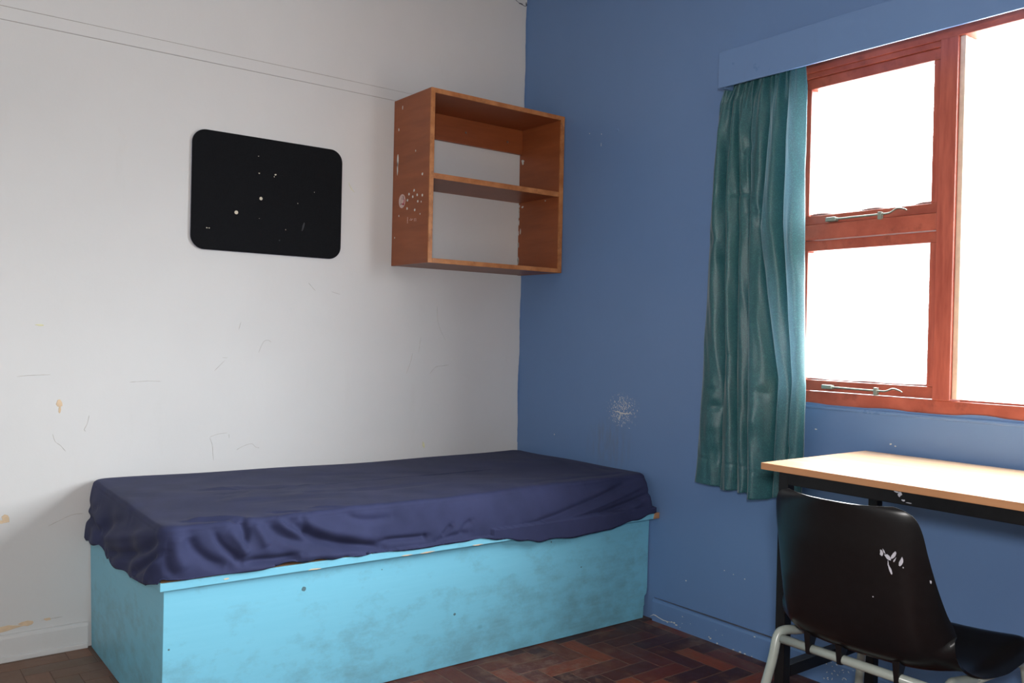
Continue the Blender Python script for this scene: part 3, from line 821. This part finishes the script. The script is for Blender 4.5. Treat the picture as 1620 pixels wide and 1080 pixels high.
    C += [(F(p), w_, d) for p, w_, d in [
        ([(-1.80, .545), (-1.79, .51), (-1.75, .47), (-1.70, .447)], .016, .012),
        ([(-1.83, .55), (-1.835, .50), (-1.81, .45)], .018, -.007),
        ([(-1.86, .52), (-1.86, .47), (-1.84, .44)], .012, .006),
        ([(-1.735, .55), (-1.715, .51), (-1.68, .475), (-1.665, .455)], .010, .010),
        ([(-1.70, .55), (-1.66, .50), (-1.645, .47)], .014, -.008),
        ([(-1.655, .572), (-1.65, .552), (-1.645, .53), (-1.65, .50)], .009, .012),
        ([(-1.69, .577), (-1.665, .565), (-1.64, .572)], .007, .007),
        ([(-1.625, .56), (-1.60, .52), (-1.585, .485)], .014, -.007),
        ([(-1.585, .555), (-1.55, .52), (-1.49, .49), (-1.42, .475)], .014, .008),
        ([(-1.56, .565), (-1.52, .53), (-1.46, .505)], .012, -.007),
        ([(-1.66, .455), (-1.60, .452), (-1.54, .448), (-1.48, .452)], .012, .012),
        ([(-1.51, .545), (-1.46, .51), (-1.38, .475), (-1.28, .450), (-1.21, .438)], .015, .017),
        ([(-1.50, .57), (-1.44, .53), (-1.36, .50), (-1.24, .475)], .018, -.006),
        ([(-1.51, .45), (-1.45, .445), (-1.35, .436), (-1.27, .436)], .010, -.005),
        ([(-1.22, .456), (-1.17, .456), (-1.11, .453), (-1.04, .452)], .009, .009),
        ([(-1.34, .555), (-1.29, .532), (-1.23, .525), (-1.17, .528)], .012, .006),
        ([(-1.48, .565), (-1.47, .54), (-1.46, .50)], .010, .005),
        ([(-.99, .445), (-.97, .46), (-.95, .48)], .009, .007),
        ([(-1.02, .43), (-.95, .44), (-.88, .445)], .010, .006),
        ([(-1.05, .44), (-1.06, .46)], .008, .006), ([(-.92, .44), (-.90, .47), (-.87, .485)], .009, .005),
        ([(-.77, .425), (-.62, .445), (-.45, .475), (-.28, .51), (-.15, .545), (-.05, .56)], .010, .008),
        ([(-.74, .420), (-.58, .434), (-.42, .455), (-.25, .485), (-.10, .52), (-.02, .54)], .008, -.006),
        ([(-.70, .413), (-.54, .420), (-.38, .437), (-.22, .462), (-.08, .49), (-.01, .51)], .008, .008),
        ([(-.60, .405), (-.45, .412), (-.30, .425), (-.15, .45), (-.05, .475)], .008, -.005),
        ([(-.50, .395), (-.35, .403), (-.18, .425), (-.05, .452)], .007, .006),
        ([(-.35, .55), (-.2, .56), (-.05, .572)], .010, .005),
        ([(-.80, .53), (-.6, .53), (-.4, .54)], .05, -.004),
    ]]
    C += [(Lf(p), w_, d) for p, w_, d in [
        ([(-.86, .54), (-.70, .475), (-.50, .43), (-.36, .405)], .014, .012),
        ([(-.88, .52), (-.80, .47), (-.72, .43), (-.66, .405)], .014, .010),
        ([(-.84, .555), (-.62, .505), (-.42, .46), (-.30, .44)], .016, -.007),
        ([(-.86, .50), (-.82, .45), (-.80, .42)], .012, -.007),
        ([(-.55, .54), (-.40, .50), (-.28, .46), (-.2, .43)], .02, .006),
        ([(-.25, .45), (-.12, .46), (-.0, .455)], .012, .010),
        ([(-.2, .52), (-.1, .49), (0, .50)], .014, .004),
    ]]
    C += [(Tp(p), w_, d) for p, w_, d in [
        ([(-1.62, -.40), (-1.45, -.42), (-1.25, -.50), (-1.05, -.54)], .012, .003),
        ([(-1.60, -.37), (-1.42, -.385), (-1.22, -.45)], .012, -.003),
        ([(-1.60, -.55), (-1.45, -.555), (-1.25, -.60), (-1.0, -.62), (-.75, -.60)], .012, .004),
        ([(-1.62, -.58), (-1.45, -.59), (-1.2, -.64)], .012, -.0035),
        ([(-1.60, -.48), (-1.48, -.49), (-1.3, -.54)], .010, .002),
        ([(-1.55, -.65), (-1.42, -.66), (-1.3, -.69)], .012, .002),
        ([(-1.79, -.78), (-1.70, -.80), (-1.63, -.845)], .012, -.005),
        ([(-1.80, -.80), (-1.70, -.83), (-1.66, -.86)], .008, .004),
        ([(-1.42, -.80), (-1.36, -.82), (-1.30, -.85)], .010, -.003),
        ([(-1.55, -.80), (-1.50, -.82), (-1.45, -.85)], .010, .003),
        ([(-1.50, -.02), (-1.40, -.03)], .02, -.004), ([(-1.62, -.03), (-1.55, -.02)], .02, -.004),
        ([(-1.25, -.03), (-1.05, -.02)], .02, -.003), ([(-1.2, -.25), (-1.0, -.3), (-.8, -.42)], .02, .0015),
        ([(-.9, -.3), (-.7, -.45), (-.5, -.55)], .03, .0015), ([(-.6, -.80), (-.3, -.78), (-.06, -.80)], .02, .002),
    ]]
    P = V.reshape(-1, 3); D = np.zeros(len(P))
    for pts, wd, dp in C:
        pts = [np.array(tuple(p)) for p in smooth_path(pts, 4)]
        lo_ = np.min(pts, 0) - 3 * wd - .03; hi = np.max(pts, 0) + 3 * wd + .03
        idx = np.where(np.all((P > lo_) & (P < hi), 1))[0]
        if len(idx) == 0: continue
        Q = P[idx]; best = np.full(len(idx), 9.0); bt = np.zeros(len(idx)); n = len(pts) - 1
        # measured in the plane of the crease, the third axis loosely
        wgt = np.array([1.0, 1.0, 1.0])
        if abs(pts[0][1] - FY) < 1e-6 and abs(pts[-1][1] - FY) < 1e-6: wgt[1] = .25
        elif abs(pts[0][0] + 1.895) < 1e-6: wgt[0] = .25
        else: wgt[2] = .25
        for k in range(n):
            a, b = pts[k] * wgt, pts[k + 1] * wgt; ab = b - a
            t = np.clip(((Q * wgt - a) @ ab) / (ab @ ab + 1e-12), 0, 1)
            dd = np.linalg.norm(Q * wgt - (a + t[:, None] * ab), axis=1)
            m = dd < best; best[m] = dd[m]; bt[m] = (k + t[m]) / n
        taper = np.clip(np.sin(np.pi * np.clip(bt, .06, .94)) * 1.6, 0, 1)
        D[idx] -= 1.45 * dp * taper * np.exp(-(best / wd) ** 2)
    # fine random rumples
    x, y, z = P[:, 0], P[:, 1], P[:, 2]
    D += .0007 * np.sin(31 * x + 9 * z + 2 * np.sin(17 * y)) + .0005 * np.sin(57 * x - 33 * y + 3 * np.sin(23 * z + 11 * x))
    low = np.clip((.55 - z) / .12, 0, 1)
    D += low * (.0030 * np.sin(38 * x + 4 * np.sin(9 * x) + 22 * z) * (np.abs(y + .88) < .08) + .0035 * np.sin(42 * y + 25 * z) * (x < -1.86))
    D = D.reshape(V.shape[:2])
    keep = np.ones(N); keep[(side == 1) | (side == 2)] = 0.0
    keepk = np.convolve(np.concatenate([keep[-4:], keep, keep[:4]]), np.ones(9) / 9, 'valid')
    fac = np.ones((M, 1)) * keepk[None, :]
    fac[:len(finer) - 8, :] = 1
    V = V + Nn * (D * fac)[:, :, None]
    # cloth stays off the board and the walls
    under = (V[:, :, 2] < .4275) & (V[:, :, 1] > -.93)
    lim = -.868 - .049 * (V[:, :, 0] + 1.876) / 1.873 - .004
    fr_ = under & (side[None, :] == 0)
    V[:, :, 1] = np.where(fr_ & (V[:, :, 2] < .4265), np.minimum(V[:, :, 1], lim), V[:, :, 1])
    over = (side[None, :] == 0) & (V[:, :, 0] > -.80) & (V[:, :, 2] < .448)
    V[:, :, 1] = np.where(over, np.minimum(V[:, :, 1], lim), V[:, :, 1])
    V[:, :, 0] = np.where((V[:, :, 2] < .4265) & (side[None, :] == 3), np.minimum(V[:, :, 0], -1.881), V[:, :, 0])
    V[:, :, 0] = np.minimum(V[:, :, 0], -.004); V[:, :, 1] = np.minimum(V[:, :, 1], -.004)
    I = np.arange(M * N).reshape(M, N)
    q = np.stack([I[:-1], np.roll(I[:-1], -1, 1), np.roll(I[1:], -1, 1), I[1:]], -1).reshape(-1, 4)
    vs = V.reshape(-1, 3).tolist(); faces = q.tolist()
    faces.append(I[0][::-1].tolist())
    me = bpy.data.meshes.new('sheet'); me.from_pydata(vs, [], faces)
    bm = bmesh.new(); bm.from_mesh(me); bmesh.ops.recalc_face_normals(bm, faces=bm.faces); bm.to_mesh(me); bm.free()
    o = link('sheet', me, NAVY, mat_root, True)
    o['label'] = 'rumpled navy jersey sheet with drooping hem'
sheet()

# ------------------------------------------------------------------ wall shelf
sL, sD, sz0, sz1, T = .707, .2976, 1.3918, 2.0916, .019
sh = empty('wall_shelf', (-sL / 2, 0, sz0), 'brown varnished open box shelf with one middle shelf, fixed high in the corner', 'shelf')
g = .003
box('side_panel', (-sL, -sL + T, -sD + .006, -g, sz0, sz1), SHELF, sh, .001)['label'] = 'left side with paint chips and a faded sticker'
box('side_panel', (-.026, -.004, -sD + .006, -g, sz0, sz1), SHELF, sh, .001)
box('top_panel', (-sL + T, -.026, -sD + .006, -g, sz1 - T, sz1 - .001), SHELF, sh, .001)
box('bottom_panel', (-sL + T, -.026, -sD + .006, -g, sz0 + .001, sz0 + T), SHELF, sh, .001)
box('middle_shelf', (-sL + T, -.026, -sD + .010, -g, 1.733, 1.752), SHELF, sh, .001)
box('back_rail', (-sL + T, -.026, -.020, -g, 1.960, sz1 - T), SHELF, sh, .001)
# lipping on the front edges
box('lipping', (-sL, -sL + T, -sD, -sD + .006, sz0, sz1), SHELF_EDGE, sh, .0012)
box('lipping', (-.026, -.004, -sD, -sD + .006, sz0, sz1), SHELF_EDGE, sh, .0012)
box('lipping', (-sL + T, -.026, -sD, -sD + .006, sz1 - T, sz1), SHELF_EDGE, sh, .0012)
box('lipping', (-sL + T, -.026, -sD, -sD + .006, sz0, sz0 + T), SHELF_EDGE, sh, .0012)
box('lipping', (-sL + T, -.026, -sD + .004, -sD + .010, 1.731, 1.753), SHELF_EDGE, sh, .0012)
bm = bmesh.new(); sx_ = -sL
blob(bm, (sx_, -.072, 2.053), 0, .0035, .011, -.0007); blob(bm, (sx_, -.044, 1.965), 0, .003, .006, -.0007)
blob(bm, (sx_, -.040, 1.835), 0, .0085, .030, -.0007, 10, .25); blob(bm, (sx_, -.040, 1.800), 0, .005, .03, -.0007, 9, .3)
for y, z in ((-.179, 1.693), (-.139, 1.682), (-.170, 1.668), (-.204, 1.672), (-.244, 1.666), (-.210, 1.645), (-.128, 1.658), (-.126, 1.624), (-.187, 1.612), (-.241, 1.752)):
    blob(bm, (sx_, y, z), 0, .0058, .0058, -.0007, 9, .12)
for y, z in ((-.236, 1.64), (-.06, 1.60), (-.23, 1.592), (-.028, 1.51), (-.185, 1.855)): blob(bm, (sx_, y, z), 0, .003, .004, -.0007)
o = from_bm('paint_chip', bm, CHIP_PALE, sh); o['kind'] = 'stuff'; o['label'] = 'round and ragged white chips on the left side'
# scratched-in letters, as far as they can be read: "I" and two worn pairs
bm = bmesh.new()
for (y, z, a, b) in [(-.132, 1.575, .0012, .011), (-.132, 1.586, .005, .001), (-.132, 1.564, .005, .001), (-.152, 1.574, .004, .0015), (-.158, 1.579, .003, .0015), (-.163, 1.573, .004, .002), (-.170, 1.576, .004, .0015), (-.186, 1.576, .004, .001), (-.186, 1.570, .001, .006), (-.196, 1.576, .004, .001), (-.198, 1.570, .001, .006)]:
    blob(bm, (sx_, y, z), 0, a, b, -.0006, 6, .15)
o = from_bm('scratched_mark', bm, STICKER, sh); o['kind'] = 'stuff'
# right inner side chips
bm = bmesh.new()
blob(bm, (-.026, -.026, 1.925), 0, .012, .011, -.0007, 9, .4); blob(bm, (-.026, -.03, 1.712), 0, .008, .006, -.0007); blob(bm, (-.026, -.02, 1.60), 0, .004, .014, -.0007)
blob(bm, (-.026, -.20, 1.724), 0, .006, .0025, -.0007)
for k in range(12):
    z = random.uniform(1.45, 1.72); blob(bm, (-.026, -.006, z), 0, random.uniform(.002, .006), random.uniform(.006, .016), -.0008)
o = from_bm('plaster_daub', bm, CHIP_PALE, sh); o['kind'] = 'stuff'; o['label'] = 'white daubs along the inside of the right side'
for x, z in ((-.349, 2.013), (-.114, 2.007)):
    bm = bmesh.new(); bmesh.ops.create_cone(bm, segments=12, radius1=.0055, radius2=.004, depth=.003, cap_ends=True)
    bmesh.ops.rotate(bm, verts=bm.verts, matrix=Matrix.Rotation(math.radians(90), 3, 'X')); bmesh.ops.translate(bm, verts=bm.verts, vec=(x, -.0212, z))
    from_bm('screw', bm, SCREW, sh)
st = bpy.data.objects.new('sticker', None); COL.objects.link(st); st.parent = sh; st.location = (-sL / 2, -.086, 1.659 - sz0)
st['label'] = 'faded round sticker with a red mark'
def disc(bm, y, z, ry, rz, x):
    v = [bm.verts.new((x, y + ry * math.cos(k * math.pi / 12), z + rz * math.sin(k * math.pi / 12))) for k in range(24)]
    v2 = [bm.verts.new((-sL + .0001, q.co.y, q.co.z)) for q in v]
    bm.faces.new(v)
    for k in range(24): bm.faces.new((v[k], v[(k + 1) % 24], v2[(k + 1) % 24], v2[k]))
bm = bmesh.new(); disc(bm, -.084, 1.659, .0265, .029, -sL - .0007); bmesh.ops.recalc_face_normals(bm, faces=bm.faces); from_bm('sticker_disc', bm, STICKER, st)
bm = bmesh.new()
blob(bm, (-sL - .0007, -.101, 1.654), 0, .004, .013, -.0005, 8, .3, .3); blob(bm, (-sL - .0007, -.094, 1.645), 0, .011, .0035, -.0005, 8, .3, .25); 
from_bm('sticker_print', bm, STICKMARK, st)
bm = bmesh.new()
blob(bm, (-sL - .0007, -.096, 1.672), 0, .0022, .010, -.0005, 7, .2, -.2); blob(bm, (-sL - .0007, -.086, 1.679), 0, .0035, .0012, -.0005, 7, .2); blob(bm, (-sL - .0007, -.084, 1.672), 0, .005, .001, -.0005, 7, .2)
blob(bm, (-sL - .0007, -.085, 1.666), 0, .0045, .001, -.0005, 7, .2); blob(bm, (-sL - .0007, -.078, 1.647), 0, .006, .002, -.0005, 7, .3, -.3)
from_bm('sticker_print', bm, STICKDARK, st)

# ------------------------------------------------------------------ pinboard
pb = empty('pinboard', (-1.2492, 0, 1.4014), 'black felt pinboard with rounded corners and pin marks on the white wall', 'pinboard')
def rounded_board(name, x0, x1, z0, z1, r, ya, yb, mat, par, bev=.001):
    bm = bmesh.new(); pts = []
    for cx_, cz_, a0 in ((x1 - r, z1 - r, 0), (x0 + r, z1 - r, 90), (x0 + r, z0 + r, 180), (x1 - r, z0 + r, 270)):
        for k in range(11):
            a = math.radians(a0 + 9 * k); pts.append((cx_ + r * math.cos(a), cz_ + r * math.sin(a)))
    A = [bm.verts.new((x, ya, z)) for x, z in pts]; B = [bm.verts.new((x, yb, z)) for x, z in pts]
    n = len(pts)
    f = bm.faces.new(A); bm.faces.new(B[::-1])
    for k in range(n): bm.faces.new((A[k], B[k], B[(k + 1) % n], A[(k + 1) % n]))
    bmesh.ops.recalc_face_normals(bm, faces=bm.faces)
    bmesh.ops.bevel(bm, geom=[e for e in bm.edges if all(abs(v.co.y - yb) < 1e-6 for v in e.verts)], offset=bev, segments=2, affect='EDGES')
    return from_bm(name, bm, mat, par)
rounded_board('backing_board', -1.551, -.9475, 1.4004, 1.8449, .052, -.001, -.0065, PALEEDGE, pb)
rounded_board('felt_face', -1.5501, -.9484, 1.4014, 1.8439, .051, -.0062, -.0125, FELT, pb)
bm = bmesh.new()
for x, z, r in ((-1.288, 1.612, .0068), (-1.383, 1.549, .0072)): blob(bm, (x, -.0125, z), 1, r, r, -.0008, 14, .06)
for x, z, a, b in ((-1.301, 1.773, .0015, .002), (-1.297, 1.708, .003, .0025), (-1.232, 1.711, .0045, .003), (-1.237, 1.702, .002, .002), (-1.492, 1.481, .003, .002), (-1.484, 1.481, .003, .002), (-1.069, 1.662, .0014, .0014), (-1.138, 1.610, .0012, .002), (-1.186, 1.502, .0013, .002), (-1.293, 1.535, .0012, .001)):
    blob(bm, (x, -.0125, z), 1, a, b, -.0006, 8, .3)
o = from_bm('pin_mark', bm, plain('pale_mark', srgb(205, 198, 180), .8), pb); o['kind'] = 'stuff'; o['label'] = 'pale pin holes and dots on the felt'
bm = bmesh.new(); blob(bm, (-1.114, -.0125, 1.517), 1, .004, .019, -.0004, 9, .3, -.25); blob(bm, (-1.21, -.0125, 1.458), 1, .003, .004, -.0004)
from_bm('grey_smudge', bm, plain('grey_smudge', srgb(52, 54, 58), .9), pb)['kind'] = 'stuff'

# ------------------------------------------------------------------ desk
TX0, TX1, TY0, TY1, TZ = -.5538, -.030, -3.02, -1.7947, .7748
dk = empty('desk', (-.29, -2.41, 0), 'desk with pale oak-look top on a black square-tube frame under the window', 'desk')
box('desk_top', (TX0 + .004, TX1 - .004, TY0 + .004, TY1 - .004, TZ - .0185, TZ), LAMINATE, dk, .001)
def lip():
    bm = bmesh.new()
    a = .004
    add_box(bm, TX0, TX0 + a, TY0, TY1, TZ - .0185, TZ - .0003, .001); add_box(bm, TX1 - a, TX1, TY0, TY1, TZ - .0185, TZ - .0003, .001)
    add_box(bm, TX0 + a, TX1 - a, TY0, TY0 + a, TZ - .0185, TZ - .0003, .001); add_box(bm, TX0 + a, TX1 - a, TY1 - a, TY1, TZ - .0185, TZ - .0003, .001)
    return from_bm('edge_lipping', bm, LIPPING, dk)
lip()
lx0, lx1, ly0, ly1 = -.545, -.066, -2.965, -1.846
zt_ = TZ - .0188; q = .030
for x in (lx0, lx1 - q):
    for y in (ly0, ly1 - q): box('leg', (x, x + q, y, y + q, .008, zt_), BLACKSTEEL, dk, .003)
box('apron_rail', (lx0, lx0 + q, ly0 + q, ly1 - q, zt_ - .032, zt_), BLACKSTEEL, dk, .002)
box('apron_rail', (lx1 - q, lx1, ly0 + q, ly1 - q, zt_ - .032, zt_), BLACKSTEEL, dk, .002)
for y in (ly0, ly1 - q):
    box('apron_rail', (lx0 + q, lx1 - q, y, y + q, zt_ - .032, zt_), BLACKSTEEL, dk, .002)
    box('foot_rail', (lx0 + q, lx1 - q, y, y + q, .203, .235), BLACKSTEEL, dk, .002)
for x in (lx0, lx1 - q):
    for y in (ly0, ly1 - q): box('foot_cap', (x - .001, x + q + .001, y - .001, y + q + .001, 0, .012), PLASTIC, dk, .002)
bm = bmesh.new()
for y, z, a, b in ((-2.186, .748, .005, .006), (-2.178, .753, .008, .002), (-2.195, .735, .005, .0025), (-2.21, .731, .007, .001)): blob(bm, (lx0, y, z), 0, a, b, -.0007, 8, .4)
o = from_bm('paint_chip', bm, SCUFFW, dk); o['kind'] = 'stuff'; o['label'] = 'white chips on the front rail'

# ------------------------------------------------------------------ chair
YC = -2.208
ch = empty('shell_chair', (-.62, YC, 0), 'black moulded plastic shell chair on grey tube legs pushed under the desk', 'chair')
def shell():
    # centre profile from the top of the back to the seat's front lip: (x, z, half width, forward wrap of the edge)
    prof = [(-.868, .772, .126, .028), (-.867, .765, .150, .034), (-.864, .750, .168, .040), (-.858, .72, .178, .044), (-.850, .67, .184, .050), (-.838, .61, .190, .060), (-.826, .55, .197, .074),
            (-.814, .500, .204, .088), (-.794, .452, .208, .090), (-.758, .424, .212, .066), (-.702, .414, .218, .034), (-.62, .416, .226, .010), (-.54, .428, .234, 0.0), (-.47, .442, .240, 0.0), (-.430, .448, .240, 0.0), (-.404, .440, .234, 0.0), (-.394, .422, .224, 0.0)]
    NV, NU = 90, 61
    pr = np.array(prof); t = np.linspace(0, len(prof) - 1, NV)
    def cr_(col):
        P = [Vector((c, 0, 0)) for c in pr[:, col]]
        out = []
        for tt in t:
            i = min(int(tt), len(P) - 2); f = tt - i
            a = pr[max(i - 1, 0), col]; b = pr[i, col]; c = pr[i + 1, col]; d = pr[min(i + 2, len(P) - 1), col]
            out.append(.5 * (2 * b + (c - a) * f + (2 * a - 5 * b + 4 * c - d) * f * f + (3 * b - a - 3 * c + d) * f ** 3))
        return np.array(out)
    X, Z, H, Wp = cr_(0), cr_(1), cr_(2), cr_(3)
    u = np.linspace(-1, 1, NU)
    V = np.zeros((NV, NU, 3))
    for i in range(NV):
        f = i / (NV - 1)
        # normal of the centre profile (towards the sitter)
        j0, j1 = max(i - 1, 0), min(i + 1, NV - 1); tx, tz = X[j1] - X[j0], Z[j1] - Z[j0]; l = math.hypot(tx, tz); nx, nz = -tz / l, tx / l
        au = np.abs(u)
        k7 = .75 * min(1, max(0, f - .05) / .30)
        wrap = Wp[i] * ((1 - k7) * au ** 2 + k7 * au ** 7)
        seatness = np.clip((f - .55) / .2, 0, 1)
        lip = (.008 * au ** 3 - 0.040 * au ** 20) * seatness
        V[i, :, 0] = X[i] + nx * wrap * (1 - seatness) + np.where(True, wrap * seatness * .2, 0)
        V[i, :, 1] = YC + u * H[i] * (1 - .03 * au ** 4)
        V[i, :, 2] = Z[i] + nz * wrap * (1 - seatness) * min(1, f / .35) + lip + wrap * seatness * .55 - seatness * .012 * (1 - au ** 2)
        # top edge dips slightly at the centre, rounded corners come from the half width
        if f < .12: V[i, :, 2] += (1 - f / .12) * .004 * (au ** 2 - 1)
    I = np.arange(NV * NU).reshape(NV, NU)
    qd = np.stack([I[:-1, :-1], I[:-1, 1:], I[1:, 1:], I[1:, :-1]], -1).reshape(-1, 4)
    me = bpy.data.meshes.new('shell'); me.from_pydata(V.reshape(-1, 3).tolist(), [], qd.tolist()); me.update()
    o = link('shell', me, PLASTIC, ch, True)
    sd = o.modifiers.new('thickness', 'SOLIDIFY'); sd.thickness = .0055; sd.offset = 0
    bv = o.modifiers.new('soft', 'BEVEL'); bv.width = .002; bv.segments = 3; bv.limit_method = 'ANGLE'
    o['label'] = 'one-piece black plastic seat and back with white scuffs'
    return X, Z
shell()
# leg frame
R_ = .0112
for s, nm in ((1, 'left'), (-1, 'right')):
    yj = YC + s * .204; yf = YC + s * .235
    tube('rear_leg', smooth_path([(-.862, yf + s * .02, .012), (-.815, yf - s * .004, .17), (-.775, YC + s * .208, .33), (-.755, yj + s * .002, .395), (-.735, yj - s * .004, .408), (-.70, yj - s * .008, .404), (-.62, yj - s * .008, .392)], 6), R_, TUBE, ch)
    tube('seat_tube', [(-.63, yj - s * .008, .393), (-.54, yj - s * .008, .388), (-.45, yj - s * .008, .386)], R_, TUBE, ch)
    tube('front_leg', smooth_path([(-.46, yj - s * .008, .386), (-.415, yj - s * .008, .386), (-.385, yj - s * .004, .372), (-.376, yj, .33), (-.360, yf - s * .01, .15), (-.345, yf + s * .01, .012)], 6), R_, TUBE, ch)
    for x, yy in ((-.862, yf + s * .02), (-.345, yf + s * .01)):
        bm = bmesh.new(); bmesh.ops.create_cone(bm, segments=14, radius1=.015, radius2=.0135, depth=.026, cap_ends=True); bmesh.ops.translate(bm, verts=bm.verts, vec=(x, yy, .013))
        from_bm('foot_cap', bm, PLASTIC, ch)
tube('cross_bar', [(-.757, YC - .192, .394), (-.757, YC, .394), (-.757, YC + .192, .394)], .0105, TUBE, ch)
tube('cross_bar', [(-.43, YC - .190, .386), (-.43, YC, .386), (-.43, YC + .190, .386)], .0105, TUBE, ch)
for y in (YC + .115, YC + .035, YC - .10):
    bm = bmesh.new()
    add_hull8(bm, [(-.768, y - .005, .383), (-.756, y - .005, .380), (-.756, y + .005, .380), (-.768, y + .005, .383), (-.772, y - .009, .440), (-.742, y - .009, .426), (-.742, y + .009, .426), (-.772, y + .009, .440)], .002, 2)
    from_bm('shell_clip', bm, PLASTIC, ch)
SCUFF_PTS = [(-2.287, .663, .0045, .007, .1), (-2.300, .658, .006, .0085, .7), (-2.3135, .664, .0045, .012, -.5), (-2.331, .655, .005, .011, -.3), (-2.307, .632, .0028, .010, .3), (-2.302, .645, .0015, .006, 0), (-2.393, .627, .003, .004, .4), (-2.27, .566, .0015, .0015, 0), (-2.292, .668, .002, .005, .5), (-2.316, .655, .0018, .006, -.5), (-2.335, .643, .002, .002, 0), (-2.304, .638, .0014, .006, .2)]
SCUFF_X = -.838

# ------------------------------------------------------------------ finish: project the chair scuffs on the real back surface
bpy.context.view_layer.update()
dg = bpy.context.evaluated_depsgraph_get()
so = [o for o in ch.children if o.name.startswith('shell') and 'clip' not in o.name][0]
ev = so.evaluated_get(dg)
bm = bmesh.new()
cam = Vector((CX, CY, CZ)); inv = so.matrix_world.inverted()
for y, z, a, b, rt in SCUFF_PTS:
    tgt = Vector((-.8, y, z)); d_ = (tgt - cam).normalized()
    hit, loc, nor, _ = ev.ray_cast(inv @ cam, inv.to_3x3() @ d_)
    if not hit: continue
    loc = so.matrix_world @ loc
    t1 = Vector((0, 0, 1)).cross(nor).normalized(); t2 = nor.cross(t1)
    n = 9; ring = []
    for k in range(n):
        an = 2 * math.pi * k / n; jg = 1 + .35 * (random.random() - .5) * 2
        uu, vv = .72 * a * jg * math.cos(an), .9 * b * jg * math.sin(an)
        uu, vv = uu * math.cos(rt) - vv * math.sin(rt), uu * math.sin(rt) + vv * math.cos(rt)
        ring.append(bm.verts.new(loc + nor * .0009 + t1 * uu + t2 * vv))
    bm.faces.new(ring)
    ring2 = [bm.verts.new(v.co - nor * .0012) for v in ring]
    for k in range(n): bm.faces.new((ring[k], ring[(k + 1) % n], ring2[(k + 1) % n], ring2[k]))
bmesh.ops.recalc_face_normals(bm, faces=bm.faces)
o = from_bm('white_scuff', bm, SCUFFW, ch); o['kind'] = 'stuff'; o['label'] = 'white scuff marks on the back of the shell'
